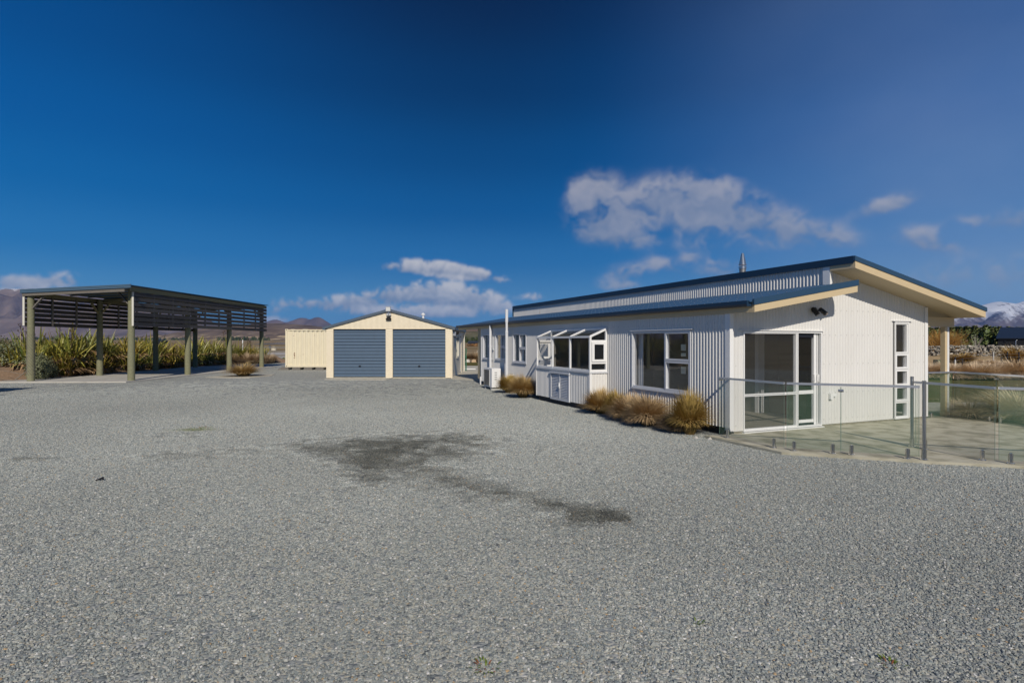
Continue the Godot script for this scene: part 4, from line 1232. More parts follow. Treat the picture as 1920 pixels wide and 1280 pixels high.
# ---------------------------------------------------------------- carport
func carport() -> void:
	var at := Vector3(-18.65, 0, -24.5)
	var c := thing("carport", "open timber pole carport with dark slatted upper sides and flat blue roof", "carport", at)
	var XR := 2.0
	var XL := -2.05
	var zr := [-0.2, -4.5, -8.75, -13.05]
	var zl := [0.2, -3.86, -8.3, -12.4]
	var roofy := func(x: float) -> float: return 4.03 + 0.055 * x
	var k := 0
	for side in 2:
		for i in 4:
			var x: float = XR if side == 0 else XL
			var z: float = zr[i] if side == 0 else zl[i]
			var b := MB.new()
			var pts := []
			var rad := []
			var h: float = roofy.call(x) - 0.14
			for j in 9:
				var f := j / 8.0
				pts.append(Vector3(x + rng.randf_range(-0.006, 0.006), 0.05 + (h - 0.05) * f, z + rng.randf_range(-0.006, 0.006)))
				rad.append(0.142 - 0.018 * f + rng.randf_range(-0.003, 0.003))
			b.tube(pts, rad, 18)
			var p := part("post", b, M["treated pole"], c)
			if side == 1 and i == 0:
				p.set_meta("label", "pole wrapped in dark plastic netting over its lower half")
				b = MB.new()
				for q in 9:
					for d in [1.0]:
						var hp := []
						var hr := []
						for e in 40:
							var a: float = TAU * (q / 9.0) + d * e * 0.23
							hp.append(Vector3(x + 0.147 * cos(a), 0.30 + e * 0.046, z + 0.147 * sin(a)))
							hr.append(0.007)
						b.tube(hp, hr, 4, false)
				part("netting", b, M["fence timber"], p)
			k += 1
	# beams along the rows and across the front and back
	var wood: Material = M["treated timber"]
	var grey: Material = M["weathered grey wood"]
	var b := MB.new()
	b.box(Vector3(XR + 0.13, 3.93, 0.15), Vector3(XR + 0.18, 4.115, -4.4)); b.box(Vector3(XR + 0.13, 3.93, -4.41), Vector3(XR + 0.18, 4.115, -8.7)); b.box(Vector3(XR + 0.13, 3.93, -8.71), Vector3(XR + 0.18, 4.115, -13.4))
	part("side_beam", b, wood, c)
	b = MB.new()
	b.box(Vector3(XL - 0.18, 3.70, 0.3), Vector3(XL - 0.13, 3.88, -13.0))
	part("side_beam", b, wood, c)
	for q in [[0.42, 0.0, true], [-4.2, 0.0, false], [-8.55, 0.0, false], [-12.9, 0.0, false]]:
		b = MB.new()
		var lo: float = -0.055 if q[2] else 0.0
		b.prism([Vector2(XL - 0.2, 3.74 + lo), Vector2(XR + 0.12, 3.93 + lo), Vector2(XR + 0.12, 4.085 + lo), Vector2(XL - 0.2, 3.875 + lo)], Vector3(0, 0, q[0]), Vector3(1, 0, 0), Vector3(0, 1, 0), Vector3(0, 0, -0.06))
		part("cross_beam", b, grey if q[2] else wood, c)
	# knee braces
	for side in 2:
		for i in 4:
			var x: float = XR if side == 0 else XL
			var z: float = zr[i] if side == 0 else zl[i]
			var s := -1.0 if side == 0 else 1.0
			var y: float = roofy.call(x) - 0.22
			b = MB.new()
			b.bar(Vector3(x + s * 0.11, y - 0.52, z + 0.02), Vector3(x + s * 0.56, y - 0.02 , z + 0.02), 0.05, 0.1, Vector3(0, 0, 1))
			part("brace", b, grey if i == 0 else wood, c)
			if i > 0:
				b = MB.new()
				b.bar(Vector3(x, y - 0.55, z + 0.11), Vector3(x, y - 0.02, z + 0.6), 0.05, 0.1, Vector3(1, 0, 0))
				part("brace", b, wood, c)
	# slats and battens
	var slat_l := []
	for side in 2:
		var x0: float = XR + 0.185 if side == 0 else XL - 0.16
		var ends: Array = [-0.05, -4.42, -8.72, -13.35] if side == 0 else [0.35, -3.9, -8.3, -12.7]
		for i in 3:
			for j in 7:
				b = MB.new()
				var y: float = (2.435 if side == 0 else 2.42) + 0.2155 * j * (1.0 if side == 0 else 0.93) + rng.randf_range(-0.008, 0.008)
				var dy := rng.randf_range(-0.012, 0.012)
				b.bar(Vector3(x0 + 0.012, y + 0.078, ends[i] - 0.004), Vector3(x0 + 0.012, y + 0.078 + dy, ends[i + 1] + 0.004), 0.025, 0.168)
				part("slat", b, M["dark slat wood"] if rng.randf() < 0.62 else M["dark slat wood worn"], c)
			for q in 2:
				var z: float = lerpf(ends[i], ends[i + 1], (q + 1) / 3.0)
				b = MB.new()
				var xb: float = x0 - 0.052 if side == 0 else x0 + 0.027
				b.box(Vector3(xb, 2.44, z - 0.045), Vector3(xb + 0.048, 3.90 if side == 0 else 3.70, z + 0.045))
				part("batten", b, M["fence timber"], c)
		b = MB.new()
		var xe: float = x0 - 0.03
		b.box(Vector3(xe - 0.02, 2.43, ends[0] + 0.002), Vector3(xe + 0.06, 3.9 if side == 0 else 3.72, ends[0] + 0.028))
		part("end_batten", b, M["pale batten"], c)
	# nail heads show as bright specks on the outer slats
	b = MB.new()
	for j in 7:
		for z in [-0.12, -1.45, -2.9, -4.36, -5.86, -7.3, -8.66, -10.2, -11.8, -13.2]:
			for e in 2:
				var y := 2.435 + 0.2155 * j + 0.04 + 0.08 * e
				b.box(Vector3(XR + 0.2, y, z - 0.009 + 0.02 * e), Vector3(XR + 0.2125, y + 0.014, z + 0.007 + 0.02 * e))
	var nh := part("nail_head", b, M["galvanised"], c)
	meta(nh, "", "", "", "stuff")
	# roof
	b = MB.new()
	for i in 13:
		var z := 0.1 - 1.1 * i
		b.prism([Vector2(XL - 0.12, 3.885), Vector2(XR + 0.12, 4.1), Vector2(XR + 0.12, 4.135), Vector2(XL - 0.12, 3.92)], Vector3(0, 0, z), Vector3(1, 0, 0), Vector3(0, 1, 0), Vector3(0, 0, -0.09))
	part("purlin", b, wood, c)
	b = MB.new()
	b.corr(Vector3(XL - 0.2, 3.945, 0), Vector3(0, 0, -1), Vector3(1, 0.0505, 0), Vector3(-0.05, 0.998, 0), -0.42, 13.5, func(_a): return 0.0, func(_a): return 4.55, 0.082, 0.010, 6)
	part("roof_sheet", b, M["blue roofing"], c)
	b = MB.new()
	b.prism([Vector2(XL - 0.24, 3.80), Vector2(XR + 0.42, 4.03), Vector2(XR + 0.42, 4.195), Vector2(XL - 0.24, 3.97)], Vector3(0, 0, 0.43), Vector3(1, 0, 0), Vector3(0, 1, 0), Vector3(0, 0, 0.03))
	for y in [0.03, 0.085, 0.14]:
		b.tube([Vector3(XL - 0.24, 3.80 + y, 0.462), Vector3(XR + 0.42, 4.03 + y, 0.462)], [0.018, 0.018], 8)
	part("front_flashing", b, M["carport flashing"], c)

# ---------------------------------------------------------------- container
func container() -> void:
	var c := thing("shipping_container", "cream steel shipping container standing half hidden behind the garage", "container", Vector3(-14.05, 0, -35.0))
	var pm: Material = M["container paint"]
	var b := MB.new()
	var y0 := 0.16
	var y1 := 2.52
	var W := 6.06
	for q in [0, 1]:
		var z := -0.045 if q == 0 else -2.39
		var x := 0.14
		while x < W - 0.15:
			var xs := [x, x + 0.11, x + 0.145, x + 0.24, x + 0.278]
			var zs := [z, z, z - 0.036, z - 0.036, z]
			for i in 4:
				b.quad(Vector3(xs[i], y0 + 0.13, zs[i]), Vector3(xs[i + 1], y0 + 0.13, zs[i + 1]), Vector3(xs[i + 1], y1 - 0.1, zs[i + 1]), Vector3(xs[i], y1 - 0.1, zs[i]), Vector3(0, 0, 1))
			x += 0.278
	b.box(Vector3(0.02, y0 + 0.1, -0.12), Vector3(0.05, y1 - 0.05, -2.3)); b.box(Vector3(W - 0.05, y0 + 0.1, -0.12), Vector3(W - 0.02, y1 - 0.05, -2.3))
	b.box(Vector3(0.05, y1 - 0.03, -0.1), Vector3(W - 0.05, y1 - 0.01, -2.34))
	part("wall_sheet", b, pm, c)
	b = MB.new()
	for x in [0.0, W - 0.14]:
		for z in [0.0, -2.3]:
			b.box(Vector3(x, y0 + 0.12, z), Vector3(x + 0.14, y1 - 0.12, z - 0.14))
	for z in [-0.02, -2.36]:
		b.box(Vector3(0.14, y1 - 0.1, z), Vector3(W - 0.14, y1 - 0.02, z - 0.06)); b.box(Vector3(0.14, y0, z), Vector3(W - 0.14, y0 + 0.13, z - 0.06))
	part("frame", b, pm, c)
	b = MB.new()
	for x in [0.0, W - 0.16]:
		for y in [y0, y1 - 0.12]:
			for z in [0.006, -2.29]:
				b.box(Vector3(x - 0.004, y, z), Vector3(x + 0.16, y + 0.12, z - 0.16))
	part("corner_casting", b, pm, c)
	b = MB.new()
	for y in [y0 + 0.04, y1 - 0.08]: b.box(Vector3(0.05, y, 0.004), Vector3(0.10, y + 0.045, 0.009))
	part("casting_hole", b, M["black plastic"], c)
	b = MB.new()
	for i in 9:
		var x := 0.12 + i * 0.62 + rng.randf_range(-0.2, 0.2)
		b.box(Vector3(x, y1 - 0.019, -0.01), Vector3(x + rng.randf_range(0.15, 0.5), y1 - 0.005, -0.07))
	for q in [[0.52, 1.0, 0.05, 0.06], [0.50, 0.92, 0.07, 0.05], [0.53, 0.82, 0.04, 0.09], [0.51, 0.72, 0.06, 0.04], [1.08, 0.92, 0.02, 0.05], [0.45, 2.1, 0.09, 0.02], [1.78, 2.12, 0.03, 0.03]]:
		b.box(Vector3(q[0], q[1], -0.05), Vector3(q[0] + q[2], q[1] + q[3], -0.042))
	part("rust_patch", b, M["rust"], c)
	b = MB.new()
	for i in 14: b.box(Vector3(0.5 + i * 0.278, y1 - 0.16, -0.046), Vector3(0.60 + i * 0.278, y1 - 0.135, -0.041))
	part("vent", b, M["cable grey"], c)
	# timber packing under it
	for i in 5:
		var p := thing("timber_packing", ["rotting timber sleeper under the left end of the container", "timber block second from the left under the container", "timber block third from the left under the container", "timber block fourth from the left under the container", "timber block under the container nearest the garage"][i], "timber", Vector3(-14.0 + i * 0.72, 0, -34.9))
		b = MB.new()
		b.box(Vector3(-0.36 if i == 0 else -0.22, 0.0, 0.28), Vector3(0.28, 0.07, 0.12)); b.box(Vector3(-0.22, 0.071, 0.22), Vector3(0.26, 0.155, -0.7))
		part("sleeper", b, M["fence timber"], p)

# ---------------------------------------------------------------- balustrades
func glass_run(root: Node3D, a: Vector3, b: Vector3, splits: Array, rail_mat := "stainless rail", rail := true, top := 1.05) -> void:
	var d := (b - a)
	var len := d.length()
	d /= len
	var cuts := [0.0]
	cuts.append_array(splits)
	cuts.append(len)
	var y0: float = a.y + 0.045
	for i in cuts.size() - 1:
		var s: float = cuts[i] + 0.004
		var e: float = cuts[i + 1] - 0.004
		var m := MB.new()
		var p := a + d * s
		var q := a + d * e
		m.quad(Vector3(p.x, y0, p.z), Vector3(q.x, y0, q.z), Vector3(q.x, a.y + top - 0.02, q.z), Vector3(p.x, a.y + top - 0.02, p.z), d.cross(Vector3.UP))
		part("glass_panel", m, M["balustrade glass"], root)
		# polished edges of the pane
		for w in [p, q]:
			m = MB.new()
			m.box(Vector3(w.x - 0.002, y0, w.z - 0.002), Vector3(w.x + 0.002, a.y + top - 0.03, w.z + 0.002))
			part("glass_edge", m, M["glass edge"], root)
		for f in [0.14, 0.86]:
			var w := a + d * lerpf(s, e, f)
			m = MB.new()
			m.tube([Vector3(w.x, a.y, w.z), Vector3(w.x, a.y + 0.012, w.z)], [0.045, 0.045], 14)
			m.tube([Vector3(w.x, a.y + 0.012, w.z), Vector3(w.x, a.y + 0.135, w.z), Vector3(w.x, a.y + 0.15, w.z)], [0.028, 0.028, 0.018], 14)
			part("spigot", m, M["stainless"], root)
		if i > 0:
			var w: Vector3 = a + d * cuts[i]
			m = MB.new()
			m.tube([w + Vector3(0, top - 0.09, 0) - d * 0.035, w + Vector3(0, top - 0.09, 0) + d * 0.035], [0.022, 0.022], 10)
			part("clip", m, M["stainless"], root)
	if rail:
		var m := MB.new()
		m.bar(a + Vector3(0, top, 0), b + Vector3(0, top, 0), 0.042, 0.034)
		part("top_rail", m, M[rail_mat], root)

func balustrades() -> void:
	var h := Transform3D(Basis(Vector3.UP, HOUSE_TURN), HOUSE_AT)
	var P := func(s: float, t: float, y := 0.045) -> Vector3:
		return Basis(Vector3.UP, HOUSE_TURN) * Vector3(s, y, -t)
	var g := thing("glass_balustrade", "frameless glass fence running from the house corner to the gateway", "balustrade", HOUSE_AT, 0.0)
	glass_run(g, P.call(-0.36, -0.12), P.call(-0.36, -1.53), [])
	glass_run(g, P.call(-0.345, -1.56), P.call(0.86, -2.80), [0.74])
	var b := MB.new()
	b.bar(P.call(-0.36, -0.12, 1.07), P.call(-0.03, -0.03, 1.07), 0.03, 0.03)
	part("wall_bracket", b, M["stainless"], g)
	var post := func(root: Node3D, p: Vector3):
		var m := MB.new()
		m.tube([p, p + Vector3(0, 0.14, 0), p + Vector3(0, 0.141, 0), p + Vector3(0, 1.14, 0)], [0.034, 0.034, 0.026, 0.026], 16)
		m.tube([p, p + Vector3(0, 0.012, 0)], [0.05, 0.05], 16)
		part("post", m, M["stainless"], root)
	post.call(g, P.call(0.90, -2.84))
	var g2 := thing("glass_balustrade", "frameless glass fence on the right of the gateway, turning a corner", "balustrade", HOUSE_AT, 0.0)
	post.call(g2, P.call(1.78, -2.12))
	glass_run(g2, P.call(1.775, -2.17), P.call(1.60, -3.36), [])
	glass_run(g2, P.call(1.64, -3.38), P.call(3.35, -5.1), [0.95])
	var g3 := thing("glass_balustrade", "glass fence along the far side of the patio beside the cream post", "balustrade", HOUSE_AT, 0.0)
	glass_run(g3, P.call(5.70, 0.0, 0.0), P.call(6.58, -0.02, 0.0), [])
	glass_run(g3, P.call(6.58, -0.05, 0.0), P.call(6.12, -1.70, 0.0), [0.98])
	glass_run(g3, P.call(6.12, -1.72, 0.0), P.call(5.7, -3.4, 0.0), [0.9])

# ---------------------------------------------------------------- plants
func tussock_mesh(sd: int, blades: int, r: float, h: float, low: Color, mid: Color, tip: Color, flop := 0.0, wind := Vector3.ZERO, w := 0.006) -> ArrayMesh:
	var g := RandomNumberGenerator.new()
	g.seed = sd
	var b := MB.new()
	for i in blades:
		var az := g.randf() * TAU
		var f := pow(g.randf(), 0.8)
		var out := Vector3(cos(az), 0, sin(az))
		var p0 := out * r * 0.24 * sqrt(g.randf()) + Vector3(0, 0.0, 0)
		var L := h * g.randf_range(0.82, 1.15) * (1.0 + 0.10 * sin(az * 3.0 + sd))
		var lean: float = clampf(pow(f, 0.85) + flop * 0.35, 0.0, 1.1)
		var th := lean * 1.75
		var rh := r / h * 1.25
		var p1 := p0 + Vector3(0, cos(th * 0.30) * L * 0.58, 0) + out * sin(th * 0.30) * L * 0.58 * rh + wind * L * 0.2
		var p2 := p0 + Vector3(0, (0.30 + 0.78 * cos(th)) * L if th < 1.2 else (0.5826 - 0.62 * (th - 1.2)) * L, 0) + out * (sin(minf(th, 1.55)) * 0.92 * L * rh * g.randf_range(0.85, 1.12)) + wind * L * 0.7 + Vector3(g.randf_range(-0.07, 0.07), g.randf_range(-0.05, 0.05), g.randf_range(-0.07, 0.07)) * h
		p2.y = maxf(p2.y, g.randf_range(0.01, 0.06))
		var t := g.randf()
		var ca := low.lerp(mid, g.randf() * 0.8)
		var cb := mid.lerp(tip, t)
		if lean > 0.75: cb = cb.lerp(low, g.randf() * 0.6)
		var side := out.cross(Vector3.UP).rotated(Vector3.UP, g.randf_range(-0.6, 0.6))
		b.blade(p0, p1, p2, w * g.randf_range(0.7, 1.3), 4, side, 0.0, ca, cb)
	return b.mesh()

func flax_mesh(sd: int, leaves: int, h: float, green: Color, yellow: Color, dead_share: float) -> ArrayMesh:
	var g := RandomNumberGenerator.new()
	g.seed = sd
	var b := MB.new()
	for i in leaves:
		var az := g.randf() * TAU
		var out := Vector3(cos(az), 0, sin(az))
		var p0 := Vector3(g.randf_range(-0.5, 0.5), 0, g.randf_range(-0.5, 0.5)) + out * 0.12
		var L := h * g.randf_range(0.65, 1.2)
		var lean := pow(g.randf(), 0.62)
		var dead := g.randf() < dead_share * (0.3 + 1.2 * lean)
		var p1 := p0 + Vector3(0, L * lerpf(0.62, 0.42, lean), 0) + out * L * lerpf(0.05, 0.26, lean)
		var p2 := p0 + Vector3(0, L * lerpf(1.05, 0.38, lean), 0) + out * L * lerpf(0.14, 0.78, lean)
		if g.randf() < 0.35: p2.y -= L * g.randf_range(0.2, 0.5)
		if dead:
			p2 = p0 + Vector3(0, g.randf_range(0.02, 0.25) * h, 0) + out * L * g.randf_range(0.5, 0.9)
			p1 = p0 + Vector3(0, L * 0.42, 0) + out * L * 0.3
		p2.y = maxf(p2.y, 0.02)
		var c := green.lerp(yellow, pow(g.randf(), 1.4))
		var tipc := c.lerp(Color(0.36, 0.26, 0.06), g.randf() * 0.65)
		if dead:
			c = Color(0.16, 0.085, 0.035).lerp(Color(0.36, 0.22, 0.10), g.randf())
			tipc = c.lerp(Color(0.42, 0.30, 0.17), 0.5)
		var side := out.cross(Vector3.UP).rotated(Vector3.UP, g.randf_range(-0.9, 0.9))
		b.blade(p0, p1, p2, g.randf_range(0.055, 0.095), 5, side, 0.35, c, tipc, 0.5)
	return b.mesh()

func stalk_mesh(sd: int, h: float, n: int) -> MB:
	var g := RandomNumberGenerator.new()
	g.seed = sd
	var b := MB.new()
	b.col = Color(0.07, 0.045, 0.03)
	for i in n:
		var a := g.randf() * TAU
		var base := Vector3(cos(a), 0, sin(a)) * 0.2
		var top := base + Vector3(g.randf_range(-0.3, 0.3), h * g.randf_range(0.85, 1.1), g.randf_range(-0.3, 0.3))
		b.tube([base, base.lerp(top, 0.5) + Vector3(0.03, 0, 0.02), top], [0.018, 0.014, 0.008], 5)
		for k in 9:
			var f := 0.62 + 0.042 * k
			var p := base.lerp(top, f)
			var d := Vector3(cos(k * 2.3), 0.9, sin(k * 2.3)).normalized()
			b.tube([p, p + d * 0.14], [0.009, 0.006], 4)
			for e in 3:
				b.tube([p + d * 0.14, p + d * 0.14 + Vector3(g.randf_range(-0.05, 0.05), 0.08, g.randf_range(-0.05, 0.05))], [0.012, 0.008], 4)
	return b

func shrub_mesh(sd: int, lobes: Array, leaves: int, size: float, c0: Color, c1: Color) -> ArrayMesh:
	var g := RandomNumberGenerator.new()
	g.seed = sd
	var b := MB.new()
	var nz := fnoise(1.6, 3, FastNoiseLite.TYPE_SIMPLEX_SMOOTH, sd)
	for i in leaves:
		var lo: Array = lobes[g.randi() % lobes.size()]
		var d := Vector3(g.randfn(), g.randfn(), g.randfn()).normalized()
		var rr: float = lerpf(0.62, 1.0, pow(g.randf(), 0.5))
		var p: Vector3 = lo[0] + d * lo[1] * rr
		p += d * nz.get_noise_3dv(p) * 0.4
		if p.y < 0.03: continue
		if nz.get_noise_3dv(p * 1.7) < -0.22: continue
		var ax := Vector3(g.randfn(), g.randfn() + 0.4, g.randfn()).normalized()
		var s := ax.cross(d + Vector3(0.01, 0.3, 0.02)).normalized()
		b.col = c0.lerp(c1, g.randf())
		var L := size * g.randf_range(0.7, 1.4)
		var q := s * L * 0.38
		var nn := (ax.cross(s)).normalized()
		if nn.dot(d) < 0: nn = -nn
		b.stri(p, p + ax * L * 0.5 + q, p + ax * L, nn, nn, nn)
		b.stri(p, p + ax * L, p + ax * L * 0.5 - q, nn, nn, nn)
	return b.mesh()

func branches(sd: int, n: int, h: float, spread: float, r: float, c: Color) -> MB:
	var g := RandomNumberGenerator.new()
	g.seed = sd
	var b := MB.new()
	b.col = c
	for i in n:
		var a := g.randf() * TAU
		var o := Vector3(cos(a), 0, sin(a))
		var top := o * spread * sqrt(g.randf()) + Vector3(0, h * g.randf_range(0.7, 1.0), 0)
		b.tube([o * r, top * 0.5 + Vector3(0, h * 0.08, 0), top], [r, r * 0.6, r * 0.2], 5, false)
	return b

func tussock(called: String, label: String, mesh: ArrayMesh, at: Vector3, turn: float, s := Vector3.ONE, group := "", m := "straw") -> void:
	var o := lone(called, mesh, M[m], label, "tussock", at, turn, group)
	o.scale = s

func hedge() -> void:
	# earth bank that the flax grows on
	var b := MB.new()
	var bn := fnoise(0.35, 3, FastNoiseLite.TYPE_SIMPLEX_SMOOTH, 12)
	var line := [Vector2(-26.0, -16.0), Vector2(-24.4, -22.0), Vector2(-23.3, -26.5), Vector2(-23.8, -31.0), Vector2(-24.0, -36.0), Vector2(-23.8, -41.0), Vector2(-22.8, -44.8), Vector2(-21.0, -47.0), Vector2(-18.0, -48.6)]
	var rows := []
	for i in 65:
		var f := i / 64.0 * (line.size() - 1)
		var k := mini(int(f), line.size() - 2)
		var p: Vector2 = line[k].lerp(line[k + 1], f - k)
		var d: Vector2 = (line[k + 1] - line[k]).normalized()
		var s := Vector2(-d.y, d.x)
		var row := []
		for j in 11:
			var q := j / 10.0 * 2.0 - 1.0
			var w: Vector2 = p + s * q * 2.0
			var y := 0.75 * pow(cos(q * PI * 0.5), 1.3) * (1.0 + 0.35 * bn.get_noise_2d(w.x * 4.0, w.y * 4.0)) * smoothstep(0.0, 5.0, float(i)) * smoothstep(0.0, 8.0, 64.0 - i) - 0.03
			row.append(Vector3(w.x, y, w.y))
		rows.append(row)
	for i in 64:
		for j in 10:
			b.tri(rows[i][j], rows[i + 1][j], rows[i + 1][j + 1], Vector3.UP)
			b.tri(rows[i][j], rows[i + 1][j + 1], rows[i][j + 1], Vector3.UP)
	structure("earth_bank", b, M["bare soil"])
	var gr := Color(0.085, 0.13, 0.03)
	var ye := Color(0.42, 0.40, 0.07)
	var kinds := [flax_mesh(301, 330, 1.85, gr, ye, 0.40), flax_mesh(302, 310, 1.8, Color(0.06, 0.11, 0.035), Color(0.30, 0.33, 0.08), 0.34), flax_mesh(303, 340, 1.6, Color(0.11, 0.12, 0.02), Color(0.46, 0.33, 0.06), 0.55)]
	var stalks := [stalk_mesh(311, 2.5, 2), stalk_mesh(312, 2.2, 3)]
	# x, z, base height, scale, kind, turn, flower stalk, label
	var list := [
		[-22.9, -26.6, 0.35, 0.95, 0, 0.3, 0, "green flax just right of the netted carport pole"],
		[-21.9, -27.6, 0.15, 0.72, 2, 1.9, -1, "low yellowing flax at the slab edge right of the grey green shrub"],
		[-22.6, -28.5, 0.5, 1.0, 0, 2.2, 1, "tall flax with dark flower stalks left of the second left carport pole"],
		[-23.5, -30.4, 0.7, 1.12, 1, 4.0, -1, "tallest green flax right behind the second left carport pole"],
		[-23.3, -32.0, 0.55, 1.0, 1, 5.2, -1, "blue green flax left of the front right carport pole"],
		[-21.9, -29.0, 0.05, 0.70, 2, 0.9, -1, "sprawling flax with orange leaves at the foot of the bank"],
		[-23.5, -34.6, 0.6, 1.0, 2, 1.1, -1, "orange green flax seen just right of the front right carport pole"],
		[-23.3, -36.4, 0.5, 1.0, 0, 3.0, -1, "yellow flax seen left of the third left carport pole"],
		[-23.0, -38.2, 0.45, 0.85, 2, 2.0, -1, "low flax with hanging brown leaves right of the third left carport pole"],
		[-23.0, -40.6, 0.45, 0.95, 0, 4.4, -1, "rounded yellow green flax seen left of the second right carport pole"],
		[-22.9, -42.6, 0.45, 0.95, 0, 5.5, -1, "yellow green flax seen right of the rearmost left carport pole"],
		[-22.5, -44.4, 0.35, 0.92, 1, 0.2, 0, "flax with two tall seed heads seen left of the third right carport pole"],
		[-21.8, -45.0, 0.3, 0.85, 0, 2.9, -1, "bright green flax directly left of the third right carport pole"],
		[-21.1, -45.6, 0.3, 0.78, 2, 3.6, 1, "brownish flax seen right of the third right carport pole"],
		[-20.5, -46.0, 0.25, 0.68, 0, 4.8, -1, "small yellow flax seen left of the rearmost right carport pole"],
		[-22.3, -30.6, 0.1, 0.72, 2, 2.6, -1, "brown skirted flax low on the bank between the second left and front right poles"],
		[-22.2, -32.9, 0.1, 0.75, 0, 0.7, -1, "low yellow green flax at the bank toe just right of the front right pole"],
		[-22.3, -34.9, 0.1, 0.72, 1, 3.3, -1, "low green flax at the bank toe left of the third left pole"],
		[-22.1, -36.6, 0.1, 0.70, 2, 5.0, -1, "brown fringed flax directly behind the third left carport pole"],
		[-22.2, -38.6, 0.1, 0.74, 0, 1.3, -1, "low bright flax at the bank toe left of the second right pole"],
		[-22.0, -40.4, 0.1, 0.72, 1, 4.1, -1, "low green flax directly behind the second right carport pole"],
		[-21.9, -42.1, 0.1, 0.66, 2, 2.2, -1, "orange flax right behind the rearmost left carport pole"],
		[-24.2, -28.6, 0.6, 1.05, 1, 5.6, -1, "tall flax at the back of the bank left of the second left pole"],
		[-24.6, -33.2, 0.65, 1.0, 0, 0.2, -1, "flax at the back of the bank behind the front right pole"],
		[-24.6, -37.4, 0.6, 0.95, 0, 2.4, -1, "flax at the back of the bank right of the third left pole"],
		[-26.0, -22.5, 0.2, 0.9, 1, 1.5, -1, "flax at the left edge behind the grey green shrub"]]
	for q in list:
		var t := thing("flax", q[7], "flax", Vector3(q[0], q[2] - 0.05, q[1]), q[5])
		t.scale = Vector3.ONE * q[3]
		part("leaves", kinds[q[4]], M["leaf"], t)
		if q[6] >= 0: part("flower_stalk", stalks[q[6]], M["bark"], t)
	# grey green shrubs by the netted post
	var lobes := [[Vector3(0, 0.9, 0), Vector3(1.0, 0.95, 0.9)], [Vector3(-0.9, 0.75, 0.2), Vector3(0.8, 0.8, 0.8)], [Vector3(0.8, 0.55, 0.2), Vector3(0.7, 0.6, 0.7)], [Vector3(-0.3, 1.4, -0.2), Vector3(0.7, 0.55, 0.6)]]
	var sh := shrub_mesh(321, lobes, 9000, 0.085, Color(0.085, 0.105, 0.05), Color(0.25, 0.26, 0.15))
	for q in [[-23.6, -26.2, 0.95, "large grey green shrub at the left edge behind the netted pole", 0.4], [-21.7, -26.0, 0.62, "small grey green shrub right of the foot of the netted pole", 2.0], [-26.2, -25.3, 0.8, "grey green shrub cut off by the left edge of the picture", 1.2]]:
		var t := thing("shrub", q[3], "shrub", Vector3(q[0], 0.0, q[1]), q[4])
		t.scale = Vector3.ONE * q[2]
		part("foliage", sh, M["shrub leaf"], t)
		part("stem", branches(322, 26, 1.7, 1.2, 0.02, Color(0.09, 0.07, 0.05)), M["bark"], t)
	# dry branch leaning by the pole
	b = MB.new()
	b.col = Color(0.22, 0.19, 0.16)
	b.tube([Vector3(0, 0.06, 0), Vector3(0.5, 0.5, -0.1), Vector3(0.62, 1.2, -0.2)], [0.02, 0.016, 0.008], 6)
	b.tube([Vector3(0.3, 0.32, -0.05), Vector3(-0.1, 0.45, 0.1), Vector3(-0.5, 0.5, 0.1)], [0.012, 0.01, 0.006], 6)
	b.tube([Vector3(0, 0.06, 0), Vector3(-0.4, 0.1, 0.1), Vector3(-0.9, 0.22, 0.0)], [0.016, 0.012, 0.006], 6)
	lone("dry_branch", b, M["bark"], "bare dry branch leaning beside the foot of the netted carport pole", "branch", Vector3(-21.6, 0.0, -24.5))
	# brown tussocks at the end of the hedge
	var br := tussock_mesh(331, 900, 0.55, 0.75, Color(0.26, 0.185, 0.115), Color(0.40, 0.30, 0.19), Color(0.56, 0.43, 0.28), 0.2, Vector3.ZERO, 0.012)
	var bl := ["brown tussock at the foot of the flax left of the third right carport pole", "brown tussock right of the third right carport pole, the left one of three", "brown tussock right of the third right carport pole, the middle one of three", "brown tussock right of the third right carport pole, the right one of three", "small orange tussock just right of the rearmost right carport pole", "brown tussock between the rearmost left carport pole and the second right one"]
	var k := 0
	for q in [[-21.6, -43.7, 1.1], [-20.6, -44.0, 1.15], [-20.0, -44.2, 1.1], [-19.4, -44.3, 1.05], [-19.4, -45.6, 1.0], [-22.4, -41.3, 1.2]]:
		tussock("tussock", bl[k], br, Vector3(q[0], 0, q[1]), k * 1.3, Vector3.ONE * q[2])
		k += 1
	var tp := tussock_mesh(332, 1500, 0.55, 0.62, Color(0.30, 0.195, 0.09), Color(0.42, 0.30, 0.12), Color(0.58, 0.43, 0.22), 0.15, Vector3.ZERO, 0.009)
	tussock("tussock", "round golden tussock alone on the concrete pad beside the carport", tp, Vector3(-13.5, 0.01, -28.4), 0.5, Vector3(1.6, 1.0, 1.5))

